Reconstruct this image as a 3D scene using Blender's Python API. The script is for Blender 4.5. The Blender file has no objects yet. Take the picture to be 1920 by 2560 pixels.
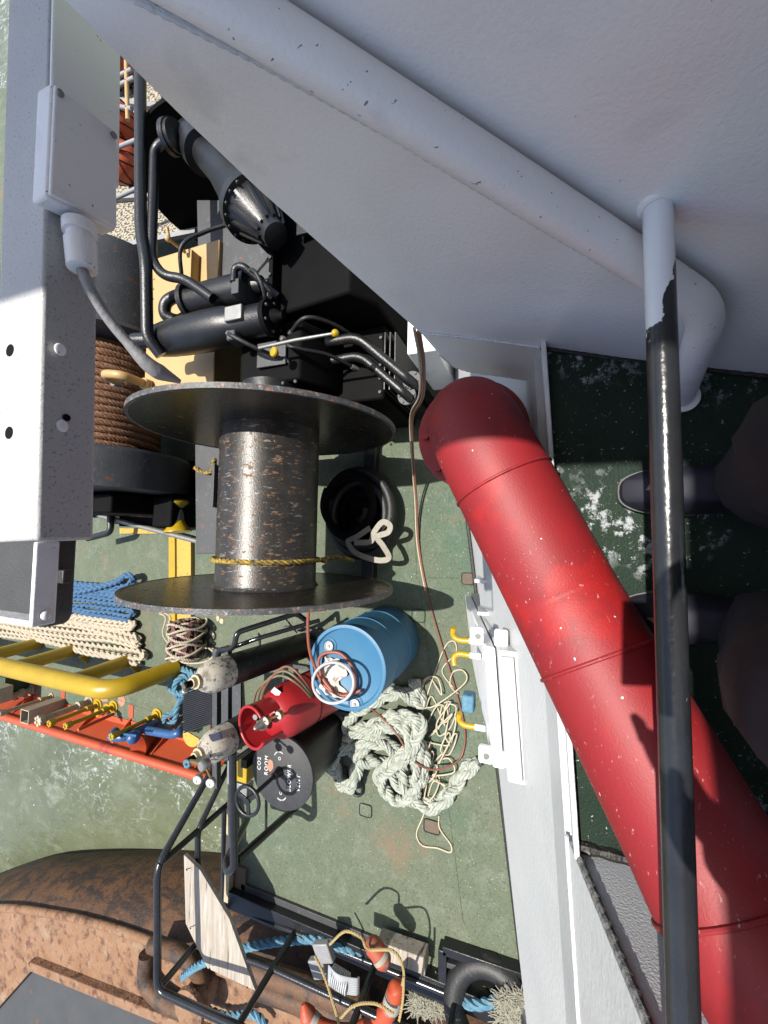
import bpy, bmesh, math, random
import numpy as np
from mathutils import Matrix, Vector

random.seed(7); np.random.seed(7)
scene = bpy.context.scene
col = scene.collection

# ------------------------------------------------------------------ camera
CAM_H = 3.5                                   # phone height above the main deck
_n = np.array([0.380, 0.055, 1.0]); _n /= np.linalg.norm(_n)      # straight down, in camera axes
_e = np.array([0, -1, 0.0]); _X = _e - (_e @ _n) * _n; _X /= np.linalg.norm(_X)
_Z = -_n; _Y = np.cross(_Z, _X); _M = np.array([_X, _Y, _Z])
cam_d = bpy.data.cameras.new('camera')
cam_d.sensor_fit = 'VERTICAL'; cam_d.sensor_height = 32.0; cam_d.lens = 12.5
cam_d.clip_start = 0.01; cam_d.clip_end = 2000
cam = bpy.data.objects.new('camera', cam_d); col.objects.link(cam)
_r = _M @ np.array([1, 0, 0]); _u = _M @ np.array([0, -1, 0]); _b = _M @ np.array([0, 0, -1])
cam.matrix_world = Matrix(((_r[0], _u[0], _b[0], 0), (_r[1], _u[1], _b[1], 0), (_r[2], _u[2], _b[2], CAM_H), (0, 0, 0, 1)))
scene.camera = cam

# ------------------------------------------------------------------ world, sun, exposure
SUN = Vector((0.15, 0.2, 1.0)).normalized()
elev = math.asin(SUN.z); azim = math.atan2(SUN.x, SUN.y)
w = bpy.data.worlds.new('World'); scene.world = w; w.use_nodes = True
nt = w.node_tree; nt.nodes.clear()
sky = nt.nodes.new('ShaderNodeTexSky'); sky.sky_type = 'NISHITA'; sky.sun_disc = False
sky.sun_elevation = elev; sky.sun_rotation = azim; sky.dust_density = 2.0; sky.ozone_density = 0.6
bg = nt.nodes.new('ShaderNodeBackground'); bg.inputs[1].default_value = 0.115
out = nt.nodes.new('ShaderNodeOutputWorld')
nt.links.new(sky.outputs[0], bg.inputs[0]); nt.links.new(bg.outputs[0], out.inputs[0])
sd = bpy.data.lights.new('sun', 'SUN'); sd.energy = 4.4; sd.angle = math.radians(0.55); sd.color = (1.0, 0.955, 0.87)
sun = bpy.data.objects.new('sun', sd); col.objects.link(sun)
sun.rotation_euler = SUN.to_track_quat('Z', 'Y').to_euler(); sun.location = (3, 3, 20)
scene.view_settings.view_transform = 'Standard'; scene.view_settings.look = 'None'
scene.view_settings.exposure = 0.95; scene.view_settings.gamma = 1.0; scene.view_settings.use_curve_mapping = False
scene.render.engine = 'CYCLES'
scene.cycles.max_bounces = 6; scene.cycles.diffuse_bounces = 3; scene.cycles.glossy_bounces = 3; scene.cycles.caustics_reflective = False; scene.cycles.caustics_refractive = False
scene.render.resolution_x = 768; scene.render.resolution_y = 1024

# ------------------------------------------------------------------ helpers
def A(*p): return np.array(p, float)
def pt(x, y, z=0.0):
    """survey point: sight line through photo position (1659 x 2212 grid) met with the level plane z"""
    r = _M @ np.array([(x * 1.15732 - 960) / 1000.0, (y * 1.15732 - 1280) / 1000.0, 1.0])
    return A(0, 0, CAM_H) + r * ((z - CAM_H) / r[2])

def unit(v): v = np.asarray(v, float); return v / (np.linalg.norm(v) + 1e-12)
def perp(d):
    d = unit(d); a = A(0, 0, 1) if abs(d[2]) < .9 else A(1, 0, 0)
    u = unit(np.cross(a, d)); return u, np.cross(d, u)

def frames(P):
    P = np.asarray(P, float); T = np.gradient(P, axis=0)
    T /= (np.linalg.norm(T, axis=1)[:, None] + 1e-12)
    u, v = perp(T[0]); U = [u]
    for i in range(1, len(P)):
        u = U[-1] - (U[-1] @ T[i]) * T[i]; U.append(unit(u))
    U = np.array(U); return T, U, np.cross(T, U)

def spline(pts, n=12, closed=False):
    p = [np.asarray(q, float) for q in pts]
    if closed: p = [p[-1]] + p + [p[0], p[1]]
    else: p = [2 * p[0] - p[1]] + p + [2 * p[-1] - p[-2]]
    o = []
    for i in range(1, len(p) - 2):
        a, b, c, d = p[i - 1:i + 3]
        for k in range(n):
            t = k / n
            o.append(.5 * ((2 * b) + (c - a) * t + (2 * a - 5 * b + 4 * c - d) * t * t + (3 * b - a - 3 * c + d) * t ** 3))
    if not closed: o.append(p[-2])
    return np.array(o)

def bend(pts, r=0.05, n=6):
    p = [np.asarray(q, float) for q in pts]; o = [p[0]]
    for i in range(1, len(p) - 1):
        a = p[i - 1] - p[i]; b = p[i + 1] - p[i]; la, lb = np.linalg.norm(a), np.linalg.norm(b)
        d = min(r, la * .45, lb * .45); s = p[i] + a / la * d; e = p[i] + b / lb * d
        for k in range(n + 1):
            t = k / n; o.append((1 - t) ** 2 * s + 2 * t * (1 - t) * p[i] + t * t * e)
    o.append(p[-1]); return np.array(o)

def resample(P, ds):
    P = np.asarray(P, float); L = np.r_[0, np.cumsum(np.linalg.norm(np.diff(P, axis=0), axis=1))]
    n = max(3, int(L[-1] / ds) + 1); s = np.linspace(0, L[-1], n)
    return np.stack([np.interp(s, L, P[:, k]) for k in range(3)], 1), s

class G:
    """collects shapes for one mesh"""
    def __init__(s): s.v = []; s.f = []; s.n = 0
    def add(s, v, f):
        s.v.append(np.asarray(v, float).reshape(-1, 3)); o = s.n
        s.f += [tuple(i + o for i in q) for q in f]; s.n += len(s.v[-1]); return s
    def tube(s, P, r, n=12, caps=True, closed=False):
        P = np.asarray(P, float)
        if closed: P = np.vstack([P, P[:1]])
        T, U, V = frames(P); N = len(P); rr = np.broadcast_to(np.asarray(r, float), (N,))
        a = np.arange(n) * 2 * math.pi / n
        ring = P[:, None] + rr[:, None, None] * (U[:, None] * np.cos(a)[None, :, None] + V[:, None] * np.sin(a)[None, :, None])
        if closed: ring = ring[:-1]; N -= 1
        f = []
        for i in range(N if closed else N - 1):
            j = (i + 1) % N
            for k in range(n): f.append((i * n + k, i * n + (k + 1) % n, j * n + (k + 1) % n, j * n + k))
        if caps and not closed: f += [tuple(range(n - 1, -1, -1)), tuple((N - 1) * n + k for k in range(n))]
        return s.add(ring, f)
    def cyl(s, p0, p1, r, n=20): return s.tube([p0, p1], r, n)
    def lathe(s, p0, d, prof, n=40, caps=True):
        d = unit(d); u, v = perp(d); p0 = np.asarray(p0, float); a = np.arange(n) * 2 * math.pi / n
        c, q = np.cos(a)[:, None], np.sin(a)[:, None]; N = len(prof)
        vv = [p0 + d * t + r * (u * c + v * q) for t, r in prof]; f = []
        for i in range(N - 1):
            for k in range(n): f.append((i * n + k, i * n + (k + 1) % n, (i + 1) * n + (k + 1) % n, (i + 1) * n + k))
        if caps: f += [tuple(range(n - 1, -1, -1)), tuple((N - 1) * n + k for k in range(n))]
        return s.add(np.array(vv), f)
    def box(s, c, h, ax=None):
        """centre, half sizes, axes"""
        ax = np.eye(3) if ax is None else np.asarray(ax, float); c = np.asarray(c, float)
        q = [c + ax[0] * h[0] * i + ax[1] * h[1] * j + ax[2] * h[2] * k for i in (-1, 1) for j in (-1, 1) for k in (-1, 1)]
        return s.add(q, [(0, 1, 3, 2), (4, 6, 7, 5), (0, 4, 5, 1), (2, 3, 7, 6), (0, 2, 6, 4), (1, 5, 7, 3)])
    def bx(s, x0, x1, y0, y1, z0, z1): return s.box(((x0 + x1) / 2, (y0 + y1) / 2, (z0 + z1) / 2), ((x1 - x0) / 2, (y1 - y0) / 2, (z1 - z0) / 2))
    def bar(s, p0, p1, wd, hg, up=(0, 0, 1)):
        p0, p1 = np.asarray(p0, float), np.asarray(p1, float); d = unit(p1 - p0); u = unit(np.cross(up, d)); v = np.cross(d, u)
        return s.box((p0 + p1) / 2, (np.linalg.norm(p1 - p0) / 2, wd / 2, hg / 2), (d, u, v))
    def plate(s, pts, ex):
        p = np.asarray(pts, float); n = len(p); ex = np.asarray(ex, float)
        f = [tuple(range(n)), tuple(range(2 * n - 1, n - 1, -1))] + [(i, i + n, (i + 1) % n + n, (i + 1) % n) for i in range(n)]
        return s.add(np.vstack([p, p + ex]), f)
    def ball(s, c, r, nu=16, nv=10, ax=None):
        c = np.asarray(c, float); r = np.broadcast_to(np.asarray(r, float), (3,)); ax = np.eye(3) if ax is None else np.asarray(ax)
        vv = []; f = []
        for i in range(nv + 1):
            th = math.pi * i / nv
            for k in range(nu):
                ph = 2 * math.pi * k / nu
                vv.append(c + ax[0] * r[0] * math.sin(th) * math.cos(ph) + ax[1] * r[1] * math.sin(th) * math.sin(ph) + ax[2] * r[2] * math.cos(th))
        for i in range(nv):
            for k in range(nu): f.append((i * nu + k, (i + 1) * nu + k, (i + 1) * nu + (k + 1) % nu, i * nu + (k + 1) % nu))
        return s.add(vv, f)
    def torus(s, c, d, R, r, n=40, m=12, arc=2 * math.pi, a0=0):
        u, v = perp(d); c = np.asarray(c, float)
        if arc > 6.28: return s.tube([c + R * (u * math.cos(a) + v * math.sin(a)) for a in np.arange(n) * 2 * math.pi / n], r, m, closed=True)
        return s.tube([c + R * (u * math.cos(a) + v * math.sin(a)) for a in a0 + np.linspace(0, arc, n)], r, m)
    def bolts(s, c, d, R, k, r=.012, h=.012, a0=0):
        u, v = perp(d); d = unit(d); c = np.asarray(c, float)
        for i in range(k):
            a = a0 + 2 * math.pi * i / k; q = c + R * (u * math.cos(a) + v * math.sin(a)); s.lathe(q, d, [(0, r), (h, r)], 6)
        return s
    def rope(s, P, R, kind='laid', pitch=None, sides=6, ds=None, strands=3, yarns=0):
        """stranded rope along a path: laid = twisted, braid = plaited"""
        ds = ds or R * .55; P, L = resample(P, ds); T, U, V = frames(P)
        pitch = pitch or R * (7 if kind == 'laid' else 8.5)
        for k in range(strands):
            ph = 2 * math.pi * L / pitch + 2 * math.pi * k / strands
            if kind == 'laid': a, b, rs = R * .52 * np.cos(ph), R * .52 * np.sin(ph), R * .56
            else: a, b, rs = R * .62 * np.cos(ph), R * .34 * np.sin(2 * ph), R * .54
            Q = P + a[:, None] * U + b[:, None] * V
            if not yarns: s.tube(Q, rs, sides); continue
            s.tube(Q, rs * .72, 6); Tq, Uq, Vq = frames(Q)
            for y in range(yarns):
                p2 = 2 * math.pi * L / (R * 3.2) * (1 if k % 2 else -1) + 2 * math.pi * y / yarns
                s.tube(Q + rs * .66 * (np.cos(p2)[:, None] * Uq + np.sin(p2)[:, None] * Vq), rs * .42, 5)
        return s
    def mesh(s, name, smooth=40):
        me = bpy.data.meshes.new(name); V = np.vstack(s.v)
        me.from_pydata(V.tolist(), [], s.f); me.update()
        bm = bmesh.new(); bm.from_mesh(me); bmesh.ops.recalc_face_normals(bm, faces=bm.faces); bm.to_mesh(me); bm.free()
        if smooth:
            me.shade_smooth(); me.set_sharp_from_angle(angle=math.radians(smooth))
        return me
    def obj(s, name, mat, parent=None, bevel=0, smooth=40, segs=2):
        o = bpy.data.objects.new(name, s.mesh(name, smooth)); col.objects.link(o); o.data.materials.append(mat)
        if parent is not None: attach(o, parent)
        if bevel:
            b = o.modifiers.new('bevel', 'BEVEL'); b.width = bevel; b.segments = segs; b.limit_method = 'ANGLE'; b.angle_limit = math.radians(40)
        return o

def attach(o, p):
    o.parent = p
    if p.type == 'EMPTY': o.matrix_parent_inverse = Matrix.Translation(-p.location)
def thing(name, label, cat, loc=(0, 0, 0), group=None):
    e = bpy.data.objects.new(name, None); col.objects.link(e); e.location = Vector(loc); e.empty_display_size = .1
    tag(e, label, cat, group); return e
def tag(o, label, cat, group=None):
    o['label'] = label; o['category'] = cat
    if group: o['group'] = group
    return o
def struct(o): o['kind'] = 'structure'; return o
def copy_tree(o, parent=None):
    c = o.copy(); col.objects.link(c)
    if parent is not None: c.parent = parent
    for ch in list(o.children): copy_tree(ch, c)
    return c

# ------------------------------------------------------------------ materials
def mat(name, c, c2=None, sc=4.0, rough=.5, metal=0.0, bump=0.0, bsc=60, layers=(), spec=.5, stretch=(1, 1, 1), det=2, k=.62):
    sc3 = lambda q: tuple(x * k for x in q)
    c = sc3(c); c2 = sc3(c2) if c2 else None; layers = [dict(l, c=sc3(l['c'])) for l in layers]
    m = bpy.data.materials.new(name); m.use_nodes = True; t = m.node_tree; N = t.nodes; K = t.links
    b = N['Principled BSDF']; tc = N.new('ShaderNodeTexCoord')
    def noise(scale, st=(1, 1, 1), detail=6, rgh=.6, off=0):
        mp = N.new('ShaderNodeMapping'); mp.inputs['Scale'].default_value = st; mp.inputs['Location'].default_value = (off, off * 1.7, off * .6)
        K.new(tc.outputs['Object'], mp.inputs[0])
        n = N.new('ShaderNodeTexNoise'); n.inputs['Scale'].default_value = scale; n.inputs['Detail'].default_value = detail; n.inputs['Roughness'].default_value = rgh
        K.new(mp.outputs[0], n.inputs['Vector']); return n.outputs[0]
    def mask(sock, lo, hi):
        r = N.new('ShaderNodeMapRange'); r.inputs[1].default_value = lo; r.inputs[2].default_value = hi; r.clamp = True; K.new(sock, r.inputs[0]); return r.outputs[0]
    def mixc(f, a, bb):
        x = N.new('ShaderNodeMix'); x.data_type = 'RGBA'
        K.new(f, x.inputs[0])
        for i, q in ((6, a), (7, bb)):
            if isinstance(q, tuple): x.inputs[i].default_value = (*q, 1)
            else: K.new(q, x.inputs[i])
        return x.outputs[2]
    def mixf(f, a, bb):
        x = N.new('ShaderNodeMix'); K.new(f, x.inputs[0])
        for i, q in ((2, a), (3, bb)):
            if isinstance(q, (int, float)): x.inputs[i].default_value = q
            else: K.new(q, x.inputs[i])
        return x.outputs[0]
    c2 = c2 or tuple(x * .75 for x in c)
    base = mixc(mask(noise(sc, stretch, det), .3, .7), c, c2); R = rough; H = None; Mt = metal
    for i, l in enumerate(layers):
        n = noise(l.get('sc', 10), l.get('st', (1, 1, 1)), l.get('det', 3), l.get('rg', .65), i * 3.1 + 1 + l.get('off', 0))
        mk = mask(n, l['lo'], l['hi'])
        if 'within' in l:   # only inside a broad patch
            mk2 = mask(noise(l['within'], (1, 1, 1), 3, .5, i * 5 + 9), .48, .6)
            q = N.new('ShaderNodeMath'); q.operation = 'MULTIPLY'; K.new(mk, q.inputs[0]); K.new(mk2, q.inputs[1]); mk = q.outputs[0]
        base = mixc(mk, base, l['c'])
        if 'r' in l: R = mixf(mk, R, l['r'])
        if 'm' in l: Mt = mixf(mk, Mt, l['m'])
        if 'h' in l:
            q = N.new('ShaderNodeMath'); q.operation = 'MULTIPLY'; q.inputs[1].default_value = l['h']; K.new(mk, q.inputs[0])
            if H is None: H = q.outputs[0]
            else:
                s = N.new('ShaderNodeMath'); K.new(H, s.inputs[0]); K.new(q.outputs[0], s.inputs[1]); H = s.outputs[0]
    K.new(base, b.inputs['Base Color'])
    for nm, q in (('Roughness', R), ('Metallic', Mt)):
        if isinstance(q, (int, float)): b.inputs[nm].default_value = q
        else: K.new(q, b.inputs[nm])
    b.inputs['Specular IOR Level'].default_value = spec
    if bump or H is not None:
        bp = N.new('ShaderNodeBump'); bp.inputs['Strength'].default_value = 1.0; bp.inputs['Distance'].default_value = 1.0
        if bump:
            q = N.new('ShaderNodeMath'); q.operation = 'MULTIPLY'; q.inputs[1].default_value = bump; K.new(noise(bsc, (1, 1, 1), 2, .6, 20), q.inputs[0]); h = q.outputs[0]
            if H is not None:
                s = N.new('ShaderNodeMath'); K.new(h, s.inputs[0]); K.new(H, s.inputs[1]); h = s.outputs[0]
        else: h = H
        K.new(h, bp.inputs['Height']); K.new(bp.outputs[0], b.inputs['Normal'])
    return m

RUST = (.16, .06, .025)
m_deck = mat('deck_green', (.11, .145, .085), (.145, .165, .105), 1.1, .72, bump=.005, bsc=150, layers=[
    dict(c=(.075, .145, .1), sc=.5, lo=.53, hi=.72, det=2), dict(c=(.2, .22, .165), sc=7, lo=.5, hi=.75, det=5, rg=.7), dict(c=(.045, .07, .045), sc=55, lo=.52, hi=.7, det=4, rg=.75),
    dict(c=(.2, .15, .09), sc=1.7, lo=.58, hi=.72, det=5), dict(c=(.62, .64, .58), sc=75, lo=.69, hi=.725, det=2, rg=.5), dict(c=(.19, .12, .07), sc=12, lo=.7, hi=.76, det=4)])
m_deck_aft = m_deck
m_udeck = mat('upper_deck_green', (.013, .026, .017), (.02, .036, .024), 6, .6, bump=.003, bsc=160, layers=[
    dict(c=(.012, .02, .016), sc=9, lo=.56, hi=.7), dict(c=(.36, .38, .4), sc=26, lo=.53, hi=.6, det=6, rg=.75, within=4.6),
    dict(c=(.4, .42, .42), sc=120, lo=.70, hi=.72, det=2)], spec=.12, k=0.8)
WSP = [dict(c=(.14, .16, .22), sc=120, lo=.70, hi=.73, det=2, st=(1, .6, 1)), dict(c=(.48, .48, .5), sc=6, lo=.55, hi=.8)]
m_white = mat('white_paint', (.82, .81, .8), (.76, .75, .75), 3, .34, bump=.0008, bsc=130, layers=WSP, k=0.95)
m_plate = mat('white_plate_paint', (.84, .82, .8), (.79, .77, .76), 2, .3, bump=.0008, bsc=150, layers=[dict(c=(.55, .5, .43), sc=3.2, lo=.6, hi=.85, st=(1, 1, .12), det=4), dict(c=(.78, .765, .75), sc=4.5, lo=.25, hi=.75, det=1, h=.006), dict(c=(.3, .26, .22), sc=40, lo=.7, hi=.76, det=4, within=2.5),dict(c=(.5, .5, .52), sc=5, lo=.62, hi=.9), dict(c=(.1, .1, .12), sc=150, lo=.77, hi=.79, det=2)], k=1)
m_wspeck = mat('white_speckled', (.68, .67, .66), (.6, .59, .585), 8, .45, bump=.0005, bsc=400, layers=[dict(c=(.26, .29, .36), sc=260, lo=.57, hi=.7, det=3), dict(c=(.2, .19, .18), sc=90, lo=.74, hi=.77, det=3)], k=.62)
m_wall = mat('house_wall_white', (.7, .71, .71), (.64, .655, .655), 2.5, .45, bump=.002, bsc=60, layers=[dict(c=(.6, .61, .58), sc=4, lo=.55, hi=.85, st=(1, 1, .2)), dict(c=(.5, .42, .28), sc=14, lo=.72, hi=.82, st=(1, 1, .15))], k=.66)
m_grey = mat('grey_bulwark', (.62, .62, .64), (.56, .56, .58), 5, .55, bump=.0012, bsc=200, layers=[dict(c=(.75, .76, .78), sc=110, lo=.75, hi=.77, det=2)], k=0.95)
m_red = mat('red_pipe_paint', (.36, .013, .018), (.29, .012, .016), 7, .58, bump=.0005, bsc=240, layers=[
    dict(c=(.43, .012, .012), sc=5, lo=.54, hi=.62), dict(c=(.3, .012, .02), sc=22, lo=.6, hi=.75), dict(c=(.58, .34, .33), sc=70, lo=.64, hi=.7, det=4, r=.6, within=5, st=(1, 1.8, 1)), dict(c=(.16, .012, .016), sc=3, lo=.58, hi=.75, det=5, rg=.7), dict(c=(.75, .75, .75), sc=60, lo=.785, hi=.79, det=1)])
m_red2 = mat('gas_bottle_red', (.46, .022, .028), (.4, .018, .024), 6, .4, layers=[dict(c=(.3, .06, .06), sc=30, lo=.68, hi=.78)])
m_blackrail = mat('black_gloss_rail', (.016, .017, .02), (.026, .027, .03), 9, .22, bump=.0009, bsc=60, layers=[dict(c=(.6, .62, .65), sc=70, lo=.73, hi=.75, det=4), dict(c=(.09, .035, .025), sc=18, lo=.7, hi=.78)])
m_black = mat('black_machine_paint', (.009, .0095, .011), (.017, .0175, .02), 6, .36, bump=.0018, bsc=120, layers=[dict(c=(.045, .047, .05), sc=30, lo=.62, hi=.85), dict(c=(.1, .05, .03), sc=22, lo=.72, hi=.78)])
m_vblack = mat('black_gearbox', (.004, .004, .0045), (.006, .006, .0065), 6, .7, spec=.08, layers=[dict(c=(.05, .05, .05), sc=40, lo=.72, hi=.8)])  # very dark black; on gear_case it carries painted-in shade as well
m_greyblack = mat('worn_black_plate', (.042, .045, .05), (.062, .065, .07), 5, .55, bump=.002, bsc=80, layers=[dict(c=(.15, .155, .16), sc=24, lo=.6, hi=.78), dict(c=RUST, sc=7, lo=.66, hi=.72)])
m_drum = mat('worn_drum', (.034, .031, .029), (.06, .054, .05), 10, .38, metal=.3, bump=.0012, bsc=90, layers=[
    dict(c=(.2, .1, .045), sc=46, lo=.58, hi=.64, st=(1, .35, .35), r=.8, m=0.0, det=5), dict(c=(.3, .29, .28), sc=50, lo=.62, hi=.7, st=(1, .2, .2)), dict(c=(.36, .22, .1), sc=80, lo=.66, hi=.7, st=(1, .3, .3), r=.8, m=0.0)])
m_flange = mat('scuffed_flange', (.05, .043, .035), (.09, .075, .05), 4, .25, metal=.55, bump=.001, bsc=90, layers=[
    dict(c=(.012, .012, .012), sc=46, lo=.63, hi=.66, st=(1, .5, 1), h=.001), dict(c=(.2, .13, .07), sc=14, lo=.64, hi=.74, r=.6)])
m_rim = mat('chipped_rim', (.1, .1, .1), (.05, .05, .05), 18, .5, bump=.003, bsc=70, layers=[dict(c=(.3, .14, .08), sc=26, lo=.56, hi=.66), dict(c=(.28, .28, .28), sc=34, lo=.6, hi=.68)])
m_rust = mat('rust_deck', (.27, .135, .065), (.33, .185, .1), 3, .85, bump=.008, bsc=34, layers=[dict(c=(.34, .24, .16), sc=5, lo=.54, hi=.66, det=6, rg=.72), dict(c=(.11, .05, .03), sc=2.6, lo=.56, hi=.66, det=6, rg=.7),
    dict(c=(.13, .055, .028), sc=8, lo=.52, hi=.68, h=.004), dict(c=(.36, .23, .14), sc=18, lo=.58, hi=.75), dict(c=(.12, .06, .035), sc=30, lo=.64, hi=.78)])
m_rustdark = mat('rust_hull_side', (.1, .045, .018), (.15, .068, .025), 2.5, .7, bump=.006, bsc=26, layers=[dict(c=(.03, .018, .013), sc=3, lo=.5, hi=.6, st=(1.6, .35, 1.6), det=6, rg=.7), dict(c=(.19, .1, .05), sc=34, lo=.58, hi=.68, det=5, rg=.7),
    dict(c=(.045, .025, .016), sc=5, lo=.5, hi=.62), dict(c=(.24, .105, .03), sc=10, lo=.62, hi=.74), dict(c=(.06, .035, .022), sc=22, lo=.58, hi=.7)])
m_wire = mat('rusty_wire_rope', (.2, .088, .04), (.28, .13, .06), 30, .75, layers=[dict(c=(.09, .04, .025), sc=60, lo=.55, hi=.7)])
m_tan = mat('tan_enamel', (.62, .4, .16), (.56, .36, .145), 5, .45, bump=.0007, bsc=150, layers=[dict(c=(.42, .26, .1), sc=60, lo=.66, hi=.74, det=4), dict(c=(.3, .17, .07), sc=26, lo=.76, hi=.8)])
m_yellow = mat('yellow_paint', (.56, .37, .008), (.48, .31, .01), 5, .36, bump=.0012, bsc=60, layers=[dict(c=(.3, .2, .03), sc=16, lo=.66, hi=.72), dict(c=(.1, .05, .02), sc=40, lo=.72, hi=.76)])
m_yellowworn = mat('worn_yellow_paint', (.62, .4, .03), (.5, .34, .07), 9, .6, layers=[dict(c=(.16, .1, .05), sc=34, lo=.62, hi=.68), dict(c=(.2, .19, .16), sc=9, lo=.7, hi=.76)])
m_orange = mat('orange_red_paint', (.6, .098, .03), (.52, .082, .027), 3, .5, bump=.001, bsc=60, layers=[dict(c=(.3, .03, .03), sc=2.2, lo=.62, hi=.72), dict(c=(.55, .2, .13), sc=22, lo=.68, hi=.76)])
m_barrel = mat('blue_plastic', (.04, .18, .34), (.06, .21, .36), 4, .5, bump=.0006, bsc=50, layers=[dict(c=(.05, .09, .12), sc=12, lo=.66, hi=.78), dict(c=(.3, .4, .48), sc=60, lo=.74, hi=.78, det=3)])
m_blue = mat('blue_valve_paint', (.03, .1, .27), (.04, .13, .32), 20, .4, layers=[dict(c=(.2, .15, .13), sc=24, lo=.68, hi=.76)])
def rope_mat(n, c, c2, dirt, sc=40): return mat(n, c, c2, sc, .85, bump=.0015, bsc=260, layers=[dict(c=dirt, sc=22, lo=.52, hi=.72, det=5, rg=.7)])
m_ropeblue = rope_mat('blue_rope', (.03, .11, .25), (.075, .19, .34), (.1, .17, .21))
m_ropewhite = rope_mat('cream_rope', (.62, .55, .43), (.52, .44, .32), (.4, .28, .14))
m_ropegreen = rope_mat('pale_green_rope', (.36, .44, .39), (.6, .59, .5), (.2, .21, .16))
m_ropecream = rope_mat('thin_cream_line', (.68, .6, .44), (.6, .52, .38), (.45, .38, .26))
m_ropesky = rope_mat('light_blue_rope', (.07, .21, .32), (.15, .32, .42), (.06, .13, .19))
m_ropeyellow = mat('yellow_black_rope', (.55, .36, .04), (.06, .05, .03), 34, .8, det=1)
m_ropetan = rope_mat('tan_cord', (.5, .38, .16), (.42, .3, .12), (.25, .18, .08))
m_hosebrown = mat('red_brown_hose', (.2, .075, .05), (.26, .1, .06), 20, .55)
m_hoseterra = mat('terracotta_hose', (.36, .1, .055), (.3, .08, .045), 12, .5)
m_hosewhite = mat('pale_grey_hose', (.55, .57, .58), (.46, .48, .5), 12, .45)
m_hosegreen = mat('olive_hose', (.16, .15, .09), (.24, .17, .1), 14, .5)
m_rubber = mat('black_rubber', (.012, .012, .013), (.02, .02, .02), 12, .55, bump=.002, bsc=70, layers=[dict(c=(.09, .09, .09), sc=20, lo=.62, hi=.8)])
m_cylhead = mat('flaking_cream_paint', (.68, .63, .53), (.6, .55, .46), 14, .6, bump=.0015, bsc=60, layers=[dict(c=(.14, .13, .12), sc=22, lo=.53, hi=.58, det=6, rg=.75), dict(c=(.3, .26, .2), sc=12, lo=.55, hi=.7, det=5)])
m_cylblack = mat('scuffed_black_bottle', (.014, .014, .015), (.022, .022, .024), 12, .45, layers=[dict(c=(.12, .12, .12), sc=60, lo=.63, hi=.68, st=(1, 1, .5))])
m_cream = mat('cream_brass', (.62, .52, .34), (.55, .45, .28), 20, .5)
m_steel = mat('galvanised_steel', (.42, .42, .4), (.34, .34, .33), 18, .45, metal=.6)
m_brass = mat('brass', (.55, .38, .16), (.45, .3, .12), 20, .35, metal=.8)
m_gauge = mat('gauge_face', (.72, .7, .64), (.66, .64, .58), 30, .25)
m_wood = mat('weathered_wood', (.5, .46, .4), (.36, .3, .23), 5, .85, bump=.003, bsc=14, stretch=(.6, 8, 8), layers=[dict(c=(.13, .09, .06), sc=4, lo=.6, hi=.68, st=(.4, 9, 9)), dict(c=(.6, .57, .52), sc=6, lo=.6, hi=.75, st=(.5, 6, 6))])
m_net = mat('maroon_slats', (.13, .035, .035), (.2, .08, .07), 20, .7)
m_lampblack = mat('lamp_housing_black', (.02, .021, .021), (.028, .029, .028), 20, .5, bump=.0008, bsc=240)
m_cable = mat('painted_grey_cable', (.36, .36, .37), (.3, .3, .31), 30, .5, bump=.001, bsc=120)
m_grating = mat('beige_grating', (.5, .44, .32), (.42, .37, .27), 8, .8)
m_wateredge = mat('hull_black', (.02, .02, .022), (.035, .03, .028), 4, .6, layers=[dict(c=RUST, sc=5, lo=.62, hi=.74)])
m_beige = mat('beige_coaming', (.5, .43, .3), (.4, .33, .22), 12, .7, layers=[dict(c=RUST, sc=14, lo=.62, hi=.74)], k=0.7)
m_orangeplastic = mat('lifebuoy_orange', (.55, .08, .022), (.46, .065, .02), 10, .6, layers=[dict(c=(.2, .11, .08), sc=9, lo=.52, hi=.66, det=5), dict(c=(.3, .28, .26), sc=7, lo=.62, hi=.7, det=4)])
m_letter = mat('white_stencil', (.72, .72, .7), (.6, .6, .58), 40, .6)
m_paper = mat('crumpled_rag', (.72, .66, .62), (.62, .55, .5), 26, .9, bump=.004, bsc=40)
m_strap = mat('webbing_strap', (.42, .4, .34), (.34, .32, .27), 30, .8)
m_trousers = mat('dark_plum_trousers', (.013, .0105, .0125), (.018, .014, .016), 30, .9, bump=.0012, bsc=500, k=0.8)
m_shoe = mat('navy_shoe', (.006, .007, .02), (.008, .009, .024), 30, .7)
m_sole = mat('pale_sole', (.16, .16, .16), (.12, .12, .12), 30, .7)
m_sock = mat('grey_sock', (.4, .4, .42), (.34, .34, .36), 60, .9)
m_skin = mat('skin', (.42, .24, .16), (.38, .21, .14), 30, .5)
m_jacket = mat('dark_jacket', (.03, .032, .04), (.04, .042, .05), 30, .9)
m_hair = mat('dark_hair', (.02, .015, .012), (.03, .02, .015), 60, .6)
m_screen = mat('phone_glass', (.01, .01, .012), (.012, .012, .014), 5, .1)
m_patch = mat('deck_patch_rust', (.17, .12, .085), (.13, .1, .07), 16, .85, bump=.003, bsc=60)
m_pinkpatch = mat('primer_patch', (.45, .2, .13), (.5, .28, .18), 20, .8)
m_cut = mat('black_rubber_bead', (.006, .006, .006), (.018, .016, .013), 30, .6, bump=.006, bsc=60, layers=[dict(c=(.45, .45, .44), sc=50, lo=.7, hi=.74)])
m_bead = mat('weld_bead_paint', (.7, .71, .73), (.6, .61, .63), 20, .4, bump=.004, bsc=80, k=0.85)

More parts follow.
